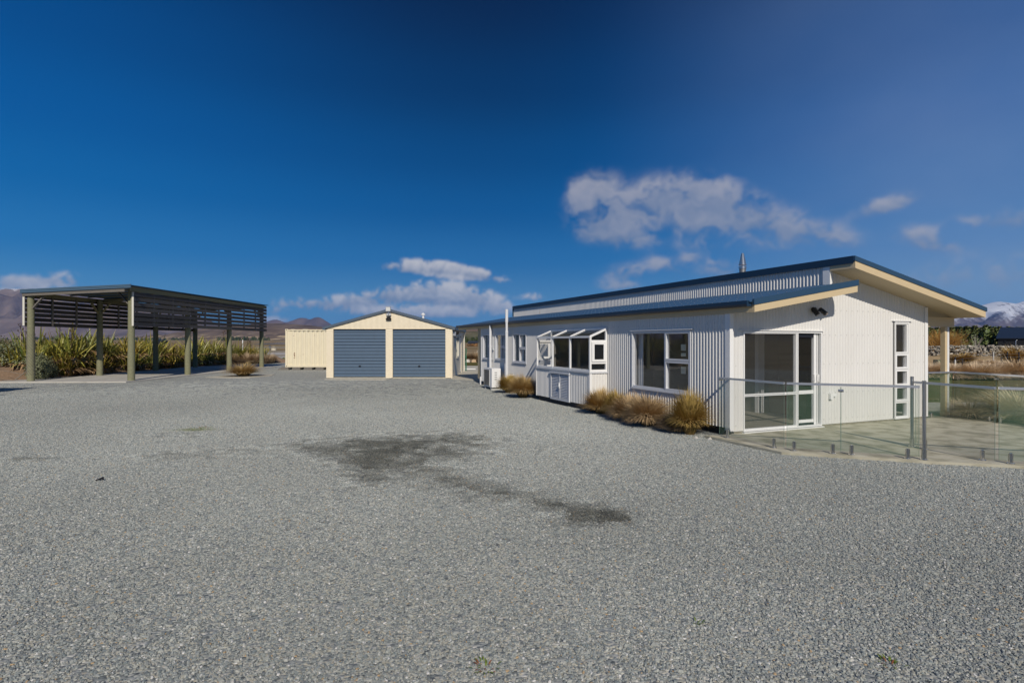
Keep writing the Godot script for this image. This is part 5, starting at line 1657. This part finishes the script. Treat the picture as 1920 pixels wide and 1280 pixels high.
func house_tussocks() -> void:
	var H := func(s: float, t: float) -> Vector3:
		return HOUSE_AT + Basis(Vector3.UP, HOUSE_TURN) * Vector3(s, 0, -t)
	var low := Color(0.27, 0.165, 0.08)
	var mid := Color(0.42, 0.275, 0.09)
	var tip := Color(0.60, 0.45, 0.23)
	var green := tussock_mesh(401, 3400, 0.40, 0.66, low, Color(0.33, 0.24, 0.06), Color(0.54, 0.38, 0.14), 0.02, Vector3.ZERO, 0.009)
	var gold := tussock_mesh(402, 3400, 0.42, 0.62, low, mid, tip, 0.06, Vector3.ZERO, 0.009)
	var droop := tussock_mesh(403, 3600, 0.44, 0.60, Color(0.32, 0.21, 0.12), Color(0.43, 0.30, 0.16), Color(0.60, 0.45, 0.26), 0.28, Vector3(0.04, 0, 0), 0.009)
	var rows := [
		[-0.40, 9.75, green, 1.0, 0.85, "green gold tussock beside the heat pump below the vent pipe"],
		[-0.62, 8.05, gold, 1.08, 1.02, "golden tussock standing left of the louvred cupboard"],
		[-0.45, 3.78, gold, 0.95, 0.88, "golden tussock right of the bay window base, farthest of the row"],
		[-0.52, 2.95, green, 0.72, 0.85, "slim green tussock under the left jamb of the large window"],
		[-0.55, 2.40, droop, 0.85, 0.92, "drooping tussock under the left half of the large window"],
		[-0.60, 1.68, droop, 1.0, 1.0, "round drooping tussock under the right half of the large window"],
		[-0.55, 0.82, droop, 0.68, 0.60, "low flattened brown tussock beside the tall one near the house corner"],
		[-0.52, 0.48, green, 0.92, 1.12, "tall golden green tussock nearest the corner of the house"]]
	var k := 0
	for q in rows:
		tussock("tussock", q[5], q[2], H.call(q[0], q[1]), k * 0.9, Vector3(q[3], q[4], q[3]))
		k += 1
	var fl := MB.new()
	fl.col = Color(0.5, 0.47, 0.42)
	for q in [[-0.55, -0.1, 0.06], [-0.42, 0.05, 0.05], [-0.68, 0.12, 0.05], [-0.75, 0.02, 0.04]]:
		var p: Vector3 = H.call(q[0], q[1])
		fl.dome(p, q[2], q[2] * 0.7, 7)
	lone("white_stones", fl, M["stone"], "few pale stones lying at the foot of the corner tussock", "stones")

func right_side() -> void:
	# wind-combed pale tussocks on the far side of the patio
	var pale := tussock_mesh(501, 2600, 0.8, 0.95, Color(0.33, 0.25, 0.12), Color(0.55, 0.46, 0.25), Color(0.78, 0.71, 0.50), 0.25, Vector3(-0.45, 0, 0.0), 0.008)
	var pale2 := tussock_mesh(502, 2000, 0.7, 0.7, Color(0.30, 0.22, 0.11), Color(0.48, 0.39, 0.22), Color(0.72, 0.62, 0.43), 0.5, Vector3(-0.5, 0, 0.1), 0.008)
	tussock("tussock", "big pale tussock behind the far glass fence, right of the cream post", pale, Vector3(11.2, 0, -12.4), 0.0, Vector3(1.1, 0.70, 1.0))
	tussock("tussock", "low flopped tussock at the foot of the cream verandah post", pale2, Vector3(10.55, 0, -13.0), 0.6, Vector3(0.85, 0.6, 0.85))
	tussock("tussock", "pale tussock at the right edge behind the far glass fence", pale, Vector3(11.2, 0, -11.3), 1.1, Vector3(1.0, 0.62, 1.0))
	tussock("tussock", "brown flopped tussock low at the right edge by the glass fence", pale2, Vector3(10.7, 0, -10.7), 2.0, Vector3(0.9, 0.7, 0.9))
	tussock("tussock", "pale tussock behind the other pale ones by the garden path", pale, Vector3(12.5, 0, -12.9), 2.6, Vector3(0.95, 0.6, 0.95))
	# row of dark brown tussocks across the lawn
	var row := [tussock_mesh(511, 2600, 0.9, 0.95, Color(0.30, 0.205, 0.12), Color(0.60, 0.45, 0.28), Color(0.82, 0.65, 0.44), 0.35, Vector3(-0.15, 0, 0.1), 0.016), tussock_mesh(512, 2600, 0.95, 0.9, Color(0.31, 0.215, 0.13), Color(0.62, 0.47, 0.31), Color(0.84, 0.67, 0.46), 0.5, Vector3(0.1, 0, 0.15), 0.016)]
	rng.seed = 55
	var nth := ["first", "second", "third", "fourth", "fifth", "sixth", "seventh", "eighth", "ninth"]
	for i in 9:
		var o := lone("row_tussock", row[i % 2], M["straw"], "%s brown tussock from the left in the row beyond the lawn" % nth[i], "tussock", Vector3(17.2 + i * 1.02 + rng.randf_range(-0.2, 0.2), -0.03, -26.6 + rng.randf_range(-0.35, 0.35) + i * 0.12), i * 1.7, "tussocks in the row beyond the lawn")
		o.scale = Vector3(1.0, rng.randf_range(0.8, 1.05), 1.0)
	# dry paddock, stakes and stone wall
	var pk := mat("dry paddock", 1, 1, 1, 1.0, 0.0, 0.0)
	tri_tex(pk, ntex(fnoise(0.02, 5, FastNoiseLite.TYPE_SIMPLEX_SMOOTH, 77), [[0.0, Color(0.22, 0.155, 0.075)], [0.45, Color(0.42, 0.30, 0.165)], [1.0, Color(0.58, 0.44, 0.27)]], 512), Vector3(0.09, 0.09, 0.25))
	structure("dry_paddock", sheet(14.0, 110.0, -120.0, -27.0, 0.002), pk)
	for q in [[30.3, -38.6, "leftmost of the thin dark fence stakes beyond the tussock row"], [32.5, -37.5, "second dark fence stake from the left beyond the tussock row"], [35.8, -42.0, "grey fence stake left of the orange mound of dry grass"], [38.6, -44.0, "dark fence stake behind the orange mound of dry grass"], [38.6, -43.0, "dark fence stake in front of the orange mound of dry grass"], [42.3, -45.0, "dark fence stake with a small yellow tag right of the mound"], [25.5, -32.5, "grey metal stake left of the cream verandah post"], [27.6, -34.6, "thin stake seen right beside the green cabinet"]]:
		var b := MB.new()
		b.box(Vector3(-0.03, 0, -0.03), Vector3(0.03, 0.95, 0.03))
		lone("fence_stake", b, M["grey plastic"] if String(q[2]).contains("grey") else M["dark joinery"], q[2], "stake", Vector3(q[0], -0.25 if q[1] > -40.0 else 0.0, q[1]))
	var wire := MB.new()
	for y in [0.35, 0.6, 0.82]:
		wire.tube([Vector3(25.5, y, -32.5), Vector3(30.3, y, -38.0), Vector3(42.3, y, -45.0), Vector3(60, y, -52.0)], [0.008, 0.008, 0.008, 0.008], 4)
	lone("fence_wire", wire, M["cable grey"], "thin wires strung between the stakes beyond the tussock row", "wire")
	lone("green_cabinet", bx(Vector3(-0.2, 0, -0.2), Vector3(0.2, 0.72, 0.2)), M["green box"], "small green metal cabinet left of the cream verandah post", "cabinet", Vector3(26.3, -0.1, -34.8))
	var mound := tussock_mesh(521, 1500, 1.2, 1.2, Color(0.26, 0.15, 0.04), Color(0.38, 0.24, 0.06), Color(0.52, 0.36, 0.14), 0.4, Vector3.ZERO, 0.022)
	tussock("dry_grass_mound", "orange mound of dry grass in front of the stone wall", mound, Vector3(40.6, 0, -45.5), 0.2, Vector3(1.15, 1.1, 1.1))
	tussock("dry_grass_mound", "paler smaller mound of dry grass left of the orange one", mound, Vector3(36.6, 0, -45.8), 1.4, Vector3(1.0, 0.7, 1.0))
	var spots := [[25.2, -33.5], [28.6, -35.0], [31.5, -37.0], [34.0, -40.5], [38.0, -48.0], [45.0, -50.5]]
	for i in 6:
		var o := lone("paddock_tussock", row[(i + 1) % 2], M["straw"], "%s faded low tussock from the left in the dry paddock" % nth[i], "tussock", Vector3(spots[i][0], -0.05, spots[i][1]), i * 0.8, "tussocks scattered in the dry paddock")
		o.scale = Vector3(0.9, rng.randf_range(0.35, 0.6), 0.9)
	# dry stone wall, heaped
	var sw := thing("stone_wall", "long heaped grey stone wall running across in front of the dark shed", "wall", Vector3(58, 0, -58))
	var st := MB.new()
	rng.seed = 91
	for i in 5200:
		var f := rng.randf()
		var x := lerpf(-13.0, 34.0, f)
		var z := lerpf(-12.0, 6.0, f)
		var hmax := 1.05 * smoothstep(-13.0, -7.0, x) + 0.25
		var y := hmax * pow(rng.randf(), 0.8)
		var dep := rng.randf_range(-0.75, 0.75) * (1.15 - y / 1.6)
		var r := rng.randf_range(0.06, 0.16)
		var t := rng.randf()
		st.col = Color(0.18, 0.165, 0.14).lerp(Color(0.36, 0.33, 0.28), t) if rng.randf() > 0.05 else Color(0.55, 0.51, 0.44)
		rock(st, Vector3(x, maxf(0.0, y - 0.1), z + dep), Vector3(r * rng.randf_range(0.9, 1.7), r * rng.randf_range(0.5, 0.9), r), rng)
	var wp := part("stones", st, M["stone"], sw)
	meta(wp, "", "", "", "stuff")
	# navy shed
	var sh := thing("shed", "long dark navy shed with gable roof behind the stone wall", "shed", Vector3(93.8, 0, -109.0), -0.86)
	part("wall", bx(Vector3(0, 0, 0), Vector3(16, 2.35, -8.0)), M["shed navy"], sh)
	var b := MB.new()
	b.prism([Vector2(0.35, 2.26), Vector2(-4.0, 4.35), Vector2(-8.35, 2.26), Vector2(-8.35, 2.42), Vector2(-4.0, 4.52), Vector2(0.35, 2.42)], Vector3(-0.25, 0, 0), Vector3(0, 0, 1), Vector3(0, 1, 0), Vector3(16.5, 0, 0))
	b.prism([Vector2(0, 2.3), Vector2(-4.0, 4.3), Vector2(-8.0, 2.3)], Vector3(0.0, 0, 0), Vector3(0, 0, 1), Vector3(0, 1, 0), Vector3(0.1, 0, 0))
	part("roof", b, M["shed navy roof"], sh)
	b = MB.new()
	for i in 9: b.box(Vector3(2.6, 0.1 + 0.23 * i, 0.0), Vector3(6.2, 0.29 + 0.23 * i, 0.06))
	part("roller_door", b, M["shed navy"], sh)
	b = MB.new()
	for i in 52:
		if i * 0.31 < 2.5 or i * 0.31 > 6.3: b.box(Vector3(i * 0.31, 0.05, 0.0), Vector3(i * 0.31 + 0.05, 2.25, 0.03))
	part("wall_rib", b, M["shed navy"], sh)
	part("wall_lamp", bx(Vector3(1.0, 1.65, 0.0), Vector3(1.2, 1.95, 0.15)), M["dark joinery"], sh)
	b = MB.new()
	b.tube([Vector3(0, 0, 0), Vector3(0, 1.35, 0), Vector3(0.18, 1.5, 0)], [0.06, 0.06, 0.06], 8)
	lone("standpipe", b, M["galvanised"], "pale standpipe sticking up behind the stone wall before the shed", "pipe", Vector3(91.0, 0.5, -102.0))
	# orange-stemmed willow
	var wl := thing("willow", "leafless orange stemmed willow behind the verandah post", "tree", Vector3(62.5, 0, -82.0))
	wl.scale = Vector3(0.82, 0.95, 0.82)
	rng.seed = 23
	b = MB.new()
	b.col = Color(0.20, 0.13, 0.07)
	b.tube([Vector3(0, -0.1, 0), Vector3(0.1, 0.5, 0), Vector3(0.0, 1.0, 0)], [0.35, 0.28, 0.2], 9)
	for i in 9:
		var a := TAU * i / 9.0
		b.tube([Vector3(0, 0.7, 0), Vector3(cos(a) * 1.3, 1.2, sin(a) * 1.3), Vector3(cos(a) * 2.6, 1.9, sin(a) * 2.6)], [0.12, 0.08, 0.05], 6)
	part("trunk", b, M["bark"], wl)
	b = MB.new()
	for i in 1100:
		var a := rng.randf() * TAU
		var r0 := rng.randf_range(0.1, 2.9)
		var o := Vector3(cos(a), 0, sin(a))
		var p0 := o * r0 + Vector3(0, rng.randf_range(0.2, 2.0), 0)
		var L := rng.randf_range(0.9, 2.4)
		var up := (Vector3(rng.randfn() * 0.3, 1.2 - 0.18 * r0, rng.randfn() * 0.3) + o * 0.28 * r0).normalized()
		b.col = Color(0.30, 0.15, 0.045).lerp(Color(0.50, 0.30, 0.09), rng.randf())
		b.tube([p0, p0 + up * L * 0.6, p0 + up * L + o * 0.1], [0.022, 0.016, 0.006], 3, false)
	part("twigs", b, M["bark"], wl)
	# bare pale saplings near the shed
	for q in [[83.0, -101.0, "pale bare sapling in front of the dark pines, left of the shed", 3.1], [79.5, -99.0, "smaller pale bare sapling left of the other one by the shed", 2.2]]:
		var t := thing("sapling", q[2], "tree", Vector3(q[0], 0, q[1]))
		part("branches", branches(int(q[3] * 10), 12, q[3], 1.1, 0.05, Color(0.32, 0.29, 0.25)), M["bark"], t)
	# pines
	var pine := pine_mesh(601)
	var pl := ["dark pine nearest the willow, leftmost of the front pines", "dark broad pine left of the pale saplings", "dark pine right behind the pale saplings", "dark pine close beside the left end of the shed"]
	var k := 0
	for q in [[73.5, -96.0, 3.1], [77.8, -98.0, 3.9], [83.8, -103.0, 3.3], [87.5, -107.0, 3.5]]:
		var t := thing("pine", pl[k], "tree", Vector3(q[0], 0, q[1]), k * 1.1)
		t.scale = Vector3(q[2] * 0.30, q[2] * 0.25, q[2] * 0.30)
		part("trunk", pine[0], M["bark"], t)
		part("crown", pine[1], M["shrub leaf"], t)
		k += 1
	var mm := MultiMesh.new()
	mm.transform_format = MultiMesh.TRANSFORM_3D
	mm.use_colors = true
	mm.mesh = pine[1]
	mm.instance_count = 1500
	rng.seed = 31
	for i in 1500:
		var z := -lerpf(112.0, 330.0, pow(rng.randf(), 0.8))
		var x := -z * rng.randf_range(0.66, 1.12) + rng.randf_range(-4.0, 4.0)
		var s := rng.randf_range(0.85, 1.35) * (0.95 + (-z - 112.0) * 0.0037)
		mm.set_instance_transform(i, Transform3D(Basis(Vector3.UP, rng.randf() * TAU).scaled(Vector3(s * 1.15, s, s * 1.15)), Vector3(x, -0.1, z)))
		var v := rng.randf_range(0.8, 1.3)
		mm.set_instance_color(i, Color(v * rng.randf_range(0.9, 1.3), v, v * 0.9))
	var f := MultiMeshInstance3D.new()
	f.name = "pine_plantation"
	f.multimesh = mm
	f.material_override = M["shrub leaf"]
	meta(f, "dense green pine plantation stretching behind the willow and the shed", "forest", "", "stuff")
	add_child(f, true)

func rock(m: MB, p: Vector3, s: Vector3, g: RandomNumberGenerator) -> void:
	var top := []
	var bot := []
	var a0 := g.randf() * TAU
	for k in 5:
		var a := a0 + TAU * k / 5.0
		var j := g.randf_range(0.75, 1.15)
		bot.append(p + Vector3(cos(a) * s.x * j, 0, sin(a) * s.z * j))
		top.append(p + Vector3(cos(a) * s.x * j * 0.72, s.y * g.randf_range(1.0, 1.7), sin(a) * s.z * j * 0.72))
	for k in 5:
		var n := (k + 1) % 5
		m.quad(bot[k], bot[n], top[n], top[k], (bot[k] + bot[n]) * 0.5 - p)
	for k in range(1, 4):
		m.tri(top[0], top[k], top[k + 1], Vector3.UP)

func pine_mesh(sd: int) -> Array:
	var g := RandomNumberGenerator.new()
	g.seed = sd
	var t := MB.new()
	t.col = Color(0.10, 0.07, 0.05)
	t.tube([Vector3(0, -0.2, 0), Vector3(0, 3.6, 0)], [0.12, 0.03], 6)
	var b := MB.new()
	for i in 420:
		var y := lerpf(0.25, 4.0, pow(g.randf(), 1.15))
		var r := lerpf(1.25, 0.06, pow(y / 4.0, 1.2)) * g.randf_range(0.55, 1.1)
		var a := g.randf() * TAU
		var o := Vector3(cos(a), 0, sin(a))
		var p := Vector3(0, y, 0) + o * r
		var d := (o + Vector3(0, g.randf_range(0.1, 0.9), 0)).normalized()
		var s := Vector3(g.randfn(), g.randfn(), g.randfn()).normalized() * 0.17
		b.col = Color(0.045, 0.08, 0.025).lerp(Color(0.13, 0.165, 0.055), g.randf())
		var nn := (o + Vector3(0, 0.5, 0)).normalized()
		b.stri(p - d * 0.25 - s, p - d * 0.25 + s, p + d * 0.28, nn, nn, nn)
	return [t.mesh(), b.mesh()]

# ---------------------------------------------------------------- far left, between carport and container
func far_left() -> void:
	var gy := mat("stony ground", 1, 1, 1, 1.0, 0.0, 0.0)
	tri_tex(gy, ntex(fnoise(0.02, 5, FastNoiseLite.TYPE_SIMPLEX_SMOOTH, 88), [[0.0, Color(0.24, 0.22, 0.20)], [0.5, Color(0.40, 0.38, 0.36)], [1.0, Color(0.55, 0.53, 0.50)]], 512), Vector3(0.05, 0.05, 0.12))
	var b := MB.new()
	b.prism([Vector2(-46, -62), Vector2(-16, -50), Vector2(-14, -75), Vector2(-30, -92), Vector2(-58, -88)], Vector3(0, -0.05, 0), Vector3(1, 0, 0), Vector3(0, 0, 1), Vector3(0, 0.052, 0))
	structure("stony_ground", b, gy)
	# pond: far flat strip of blue
	structure("pond", slab([Vector2(-160, -345), Vector2(-110, -335), Vector2(-370, -1060), Vector2(-430, -1050)], -0.2, 0.02), M["water"])
	var tk := thing("water_tank", "pale round water tank on the plain left of the container", "tank", Vector3(-40.5, 0, -96.0))
	b = MB.new()
	b.tube([Vector3(0, 0, 0), Vector3(0, 0.75, 0), Vector3(0, 0.85, 0), Vector3(0, 0.92, 0)], [0.42, 0.42, 0.40, 0.2], 18)
	part("body", b, M["tank plastic"], tk)
	b = MB.new()
	b.tube([Vector3(-0.75, 0.5, 0), Vector3(-0.75, 1.0, 0)], [0.16, 0.16], 10)
	lone("blue_drum", b, M["blue roofing"], "small blue drum beside the round water tank", "drum", Vector3(-40.6, 0, -96.4))
	# timber rail fence
	var fe := thing("rail_fence", "weathered timber rail fence between the flax and the container", "fence", Vector3(-24.0, 0, -54.0))
	for x in [0.0, 3.6, 7.2, 10.8]:
		part("post", bx(Vector3(x - 0.09, 0, -0.09), Vector3(x + 0.09, 1.25, 0.09)), M["fence timber"], fe)
	for y in [0.35, 0.75, 1.12]:
		b = MB.new()
		b.box(Vector3(-0.4, y, 0.091), Vector3(11.2, y + 0.13, 0.135))
		part("rail", b, M["fence timber"], fe)
	# weedy strip in front of the fence
	var wd := shrub_mesh(701, [[Vector3(0, 0.1, 0), Vector3(1.3, 0.22, 0.6)], [Vector3(1.2, 0.08, 0.1), Vector3(0.9, 0.16, 0.5)]], 1600, 0.11, Color(0.09, 0.13, 0.03), Color(0.22, 0.24, 0.08))
	lone("weed_patch", wd, M["shrub leaf"], "low green weeds at the gravel edge left of the container", "weeds", Vector3(-20.4, 0, -48.8))
	b = MB.new()
	b.tube([Vector3(0, 0, 0), Vector3(0, 1.9, 0)], [0.05, 0.04], 8)
	lone("white_pole", b, M["white trim"], "thin white pole standing beyond the flax, seen under the carport", "pole", Vector3(-24.8, 0, -52.0))
	# far farm sheds and shelterbelts on the plain
	var fb := thing("farmhouse", "tiny dark farm building far out on the plain under the carport", "building", Vector3(-246, 0, -395))
	part("wall", bx(Vector3(-3.5, 0, -3), Vector3(3.5, 2.0, 3)), M["shed navy"], fb)
	b = MB.new()
	b.prism([Vector2(-3.9, 2.0), Vector2(0, 3.4), Vector2(3.9, 2.0)], Vector3(0, 0, -3.4), Vector3(1, 0, 0), Vector3(0, 1, 0), Vector3(0, 0, 6.8))
	part("roof", b, M["shed navy roof"], fb)
	var wh := thing("white_hut", "tiny white hut far out on the plain right of the dark farm building", "hut", Vector3(-260, 0, -760))
	part("wall", bx(Vector3(-3, 0, -2), Vector3(3, 4.2, 2)), M["white trim"], wh)
	var pine := pine_mesh(602)
	for q in [["shelterbelt", "dark shelterbelt of trees at the foot of the brown hill", -1120.0, -2350.0, 200.0, 60, 3.6], ["shelterbelt", "dark line of trees far across the plain under the lilac mountain", -1900.0, -2600.0, 900.0, 160, 3.0], ["shelterbelt", "dark line of trees under the green hill between garage and house", -40.0, -700.0, 160.0, 90, 1.6]]:
		var mm := MultiMesh.new()
		mm.transform_format = MultiMesh.TRANSFORM_3D
		mm.mesh = pine[1]
		mm.instance_count = q[5]
		rng.seed = int(q[4])
		for i in q[5]:
			var s: float = q[6] * rng.randf_range(0.7, 1.2)
			var x: float = q[2] + q[4] * (rng.randf() - 0.5)
			var z: float = q[3] + rng.randf_range(-20, 20)
			mm.set_instance_transform(i, Transform3D(Basis(Vector3.UP, rng.randf() * TAU).scaled(Vector3(s * 1.4, s, s * 1.4)), Vector3(x, plain_y(x, z), z)))
		var f := MultiMeshInstance3D.new()
		f.name = numbered(self, q[0])
		f.multimesh = mm
		f.material_override = M["shrub leaf"]
		meta(f, q[1], "trees", "", "stuff")
		add_child(f, true)

# ---------------------------------------------------------------- gap between garage and house
func behind_gap() -> void:
	var br := tussock_mesh(801, 900, 0.75, 0.85, Color(0.20, 0.13, 0.07), Color(0.33, 0.23, 0.13), Color(0.45, 0.33, 0.2), 0.3, Vector3.ZERO, 0.014)
	var lb := ["leftmost brown tussock in the gap between garage and house", "middle brown tussock in the gap between garage and house", "right brown tussock in the gap beside the house end"]
	for i in 3:
		tussock("tussock", lb[i], br, Vector3(-4.0 + i * 0.95, 0, -48.6), i * 1.1, Vector3.ONE * (1.0 + 0.08 * i))
	var r := RandomNumberGenerator.new()
	r.seed = 5
	var rl := ["leftmost pale rock below the tussocks in the gap", "orange pale rock second from the left in the gap", "pale rock third from the left in the gap", "rightmost white rock below the tussocks in the gap"]
	for i in 4:
		var b := MB.new()
		b.col = Color(0.6, 0.56, 0.5) if i != 1 else Color(0.5, 0.36, 0.22)
		rock(b, Vector3.ZERO, Vector3(0.22, 0.16, 0.16), r)
		lone("rock", b, M["stone"], rl[i], "rock", Vector3(-3.75 + i * 0.55, 0, -47.4))
	var b := MB.new()
	for i in 8:
		b.col = Color(0.6, 0.58, 0.54)
		b.tube([Vector3(i * 0.12 - 0.5, 0.75, 0), Vector3(i * 0.12 - 0.3, 1.0 + 0.1 * sin(i * 1.7), 0.1)], [0.05, 0.03], 5)
	lone("pale_brush", b, M["bark"], "bleached brush heaped behind the tussocks in the gap", "brush", Vector3(-2.6, 0, -49.4))
	var bn := thing("barn", "dark low farm building with gable porch seen between garage and house", "building", Vector3(-14.6, 0, -218.0))
	part("wall", bx(Vector3(-2.2, 0, -2), Vector3(6.5, 1.2, 2)), M["shed navy"], bn)
	b = MB.new()
	b.prism([Vector2(-2.5, 1.2), Vector2(-2.2, 1.95), Vector2(6.5, 1.95), Vector2(6.8, 1.2)], Vector3(0, 0, -2.2), Vector3(1, 0, 0), Vector3(0, 1, 0), Vector3(0, 0, 4.4))
	b.prism([Vector2(0.6, 1.2), Vector2(2.0, 2.35), Vector2(3.4, 1.2)], Vector3(0, 0, 2.21), Vector3(1, 0, 0), Vector3(0, 1, 0), Vector3(0, 0, 0.6))
	part("roof", b, M["shed navy roof"], bn)
	b = MB.new()
	for x in [-1.0, 0.2, 4.2]: b.box(Vector3(x, 0.05, 2.0), Vector3(x + 0.5, 0.7, 2.03))
	part("window", b, M["pale batten"], bn)
	var hd := shrub_mesh(811, [[Vector3(0, 0.35, 0), Vector3(4.5, 0.5, 0.8)]], 1800, 0.3, Color(0.22, 0.11, 0.04), Color(0.34, 0.18, 0.07))
	lone("rust_hedge", hd, M["shrub leaf"], "low rust coloured hedge in front of the dark farm building", "hedge", Vector3(-12.5, 0, -212.0))
	var sh := MB.new()
	sh.prism([Vector2(-0.45, -0.1), Vector2(-0.1, 0.12), Vector2(0.5, 0.08), Vector2(0.35, -0.2), Vector2(0.0, -0.3)], Vector3(0, 0, 0), Vector3(1, 0, 0), Vector3(0, 0, 1), Vector3(0, 0.05, 0))
	lone("white_sheet", sh, M["white sheet"], "crumpled white sheet lying on the path behind the garage", "sheet", Vector3(-2.75, 0.026, -35.0))

# ---------------------------------------------------------------- small things on the yard
func small_things() -> void:
	var r := RandomNumberGenerator.new()
	r.seed = 15
	var k := 0
	var wl := ["tiny green weed sprouting in the gravel at bottom centre", "tiny weed at the lower right corner of the gravel", "flat green weed by the middle of the garage door sill", "faint mossy weed patch on the gravel left of the dark stain", "tiny weed in the gravel right of centre near the bottom"]
	for q in [[-0.14, -3.03, 0.07, 26], [2.05, -3.05, 0.06, 18], [-5.4, -26.45, 0.22, 40], [-6.2, -11.25, 0.3, 60], [1.15, -3.5, 0.03, 8]]:
		var b := MB.new()
		for i in int(q[3]):
			var a := r.randf() * TAU
			var o := Vector3(cos(a), 0, sin(a))
			var p: Vector3 = o * q[2] * sqrt(r.randf()) + Vector3(0, 0.008, 0)
			var c := Color(0.10, 0.16, 0.02).lerp(Color(0.2, 0.24, 0.05), r.randf()) if r.randf() > 0.18 else Color(0.26, 0.10, 0.04)
			b.blade(p, p + Vector3(0, 0.018, 0) + o * 0.008, p + Vector3(0, 0.014, 0) + o * 0.03, 0.009, 3, o.cross(Vector3.UP), 0.0, c, c)
		lone("weed", b, M["leaf"], wl[k], "weed", Vector3(q[0], 0.0, q[1]))
		k += 1
	var b := MB.new()
	b.tube([Vector3(-0.06, 0.015, 0), Vector3(0.0, 0.03, 0.01), Vector3(0.04, 0.045, 0), Vector3(0.07, 0.02, 0.02)], [0.006, 0.012, 0.02, 0.006], 7)
	b.tube([Vector3(0.0, 0.03, 0.01), Vector3(-0.03, 0.012, 0.05)], [0.006, 0.004], 5)
	lone("dark_scrap", b, M["black plastic"], "small dark scrap lying on the gravel at the left", "scrap", Vector3(-5.18, 0.0, -7.1)).scale = Vector3(0.85, 0.85, 0.85)
	# trailer standing just outside the picture: its shadow reaches in at the left
	var t := thing("trailer", "blue grey box trailer parked left of the yard, just outside the picture", "trailer", Vector3(-19.0, 0, -17.6), 0.1)
	part("box", bx(Vector3(-1.6, 0.5, -0.9), Vector3(1.6, 1.9, 0.9)), M["roller door"], t)
	for z in [-0.95, 0.95]:
		b = MB.new()
		b.tube([Vector3(0, 0.33, z - 0.1), Vector3(0, 0.33, z + 0.1)], [0.33, 0.33], 18)
		part("wheel", b, M["black plastic"], t)
	b = MB.new()
	b.bar(Vector3(1.6, 0.5, 0), Vector3(2.6, 0.45, 0), 0.08, 0.08)
	b.bar(Vector3(2.4, 0.0, 0), Vector3(2.4, 0.45, 0), 0.05, 0.05, Vector3(1, 0, 0))
	part("drawbar", b, M["galvanised"], t)

# ---------------------------------------------------------------- loose gravel near the camera
func gravel() -> void:
	var g := RandomNumberGenerator.new()
	g.seed = 77
	var pal := [Color(0.17, 0.20, 0.205), Color(0.25, 0.275, 0.265), Color(0.31, 0.33, 0.31), Color(0.37, 0.38, 0.34), Color(0.12, 0.14, 0.15), Color(0.35, 0.335, 0.275), Color(0.41, 0.41, 0.37), Color(0.215, 0.235, 0.225)]
	var P := 0.16
	var kinds := []
	for v in 8:
		var m := MB.new()
		for i in 200:
			var c: Color = pal[g.randi() % pal.size()]
			c *= g.randf_range(0.92, 1.26)
			c = c.lerp(Color(0.31, 0.325, 0.315), 0.22)
			var rr := g.randf()
			if rr < 0.02: c = Color(0.66, 0.65, 0.62)
			elif rr < 0.03: c = Color(0.44, 0.32, 0.19)
			m.col = c
			var s := 0.0036 + 0.0058 * pow(g.randf(), 2.6)
			if g.randf() < 0.025: s *= 1.6
			var p := Vector3(g.randf_range(-0.56, 0.56) * P, g.randf_range(-0.001, 0.004), g.randf_range(-0.56, 0.56) * P)
			var bs := Basis(Vector3(g.randfn(), 0.0, g.randfn()).normalized(), g.randf_range(-0.45, 0.45)) * Basis(Vector3.UP, g.randf() * TAU)
			var e := g.randf_range(1.0, 1.9)
			var ring := []
			var topr := []
			var hh := s * g.randf_range(0.55, 1.0)
			for k in 5:
				var a := TAU * k / 5.0 + g.randf_range(-0.3, 0.3)
				ring.append(p + bs * Vector3(cos(a) * s * e, 0.0, sin(a) * s))
				topr.append(p + bs * Vector3(cos(a) * s * e * 0.66, hh, sin(a) * s * 0.66))
			for k in 5:
				var n := (k + 1) % 5
				m.quad(ring[k], ring[n], topr[n], topr[k], (ring[k] + ring[n]) * 0.5 - p)
			for k in range(1, 4):
				m.tri(topr[0], topr[k], topr[k + 1], bs * Vector3.UP)
		kinds.append(m.mesh())
	var macro := fnoise(0.09, 4, FastNoiseLite.TYPE_SIMPLEX_SMOOTH, 17)
	var lists := []
	for v in 8: lists.append([[], []])
	var hinv := Transform3D(Basis(Vector3.UP, HOUSE_TURN), HOUSE_AT).affine_inverse()
	var zc := 1.9
	while zc < 27.0:
		var half := zc * 0.95 + 1.6
		var xc := -half
		while xc < half:
			var p := Vector3(xc + g.randf_range(-0.03, 0.03), 0.0, -zc + g.randf_range(-0.03, 0.03))
			xc += P
			var q := hinv * p
			if q.x > 0.0 and q.z < 0.0: continue
			if q.x > 0.4 and q.z < 1.7 : continue
			if g.randf() < smoothstep(15.0, 27.0, zc): continue
			if p.x < -16.2 and p.z < -23.6: continue
			if p.x < -2.6 and p.z < -25.4: continue
			var t := yard_tint(p.x, p.z, macro)
			if stain(p.x, p.z) > 0.05: t *= g.randf_range(0.8, 1.35)
			var v := g.randi() % 8
			lists[v][0].append(Transform3D(Basis(Vector3.UP, g.randf() * TAU), p))
			lists[v][1].append(t)
		zc += P
	for v in 8:
		var mm := MultiMesh.new()
		mm.transform_format = MultiMesh.TRANSFORM_3D
		mm.use_colors = true
		mm.mesh = kinds[v]
		mm.instance_count = lists[v][0].size()
		for i in mm.instance_count:
			mm.set_instance_transform(i, lists[v][0][i])
			mm.set_instance_color(i, lists[v][1][i])
		var o := MultiMeshInstance3D.new()
		o.name = numbered(self, "loose_gravel")
		o.multimesh = mm
		o.material_override = M["pebble"]
		meta(o, "loose grey gravel stones covering the yard", "gravel", "", "stuff")
		add_child(o, true)
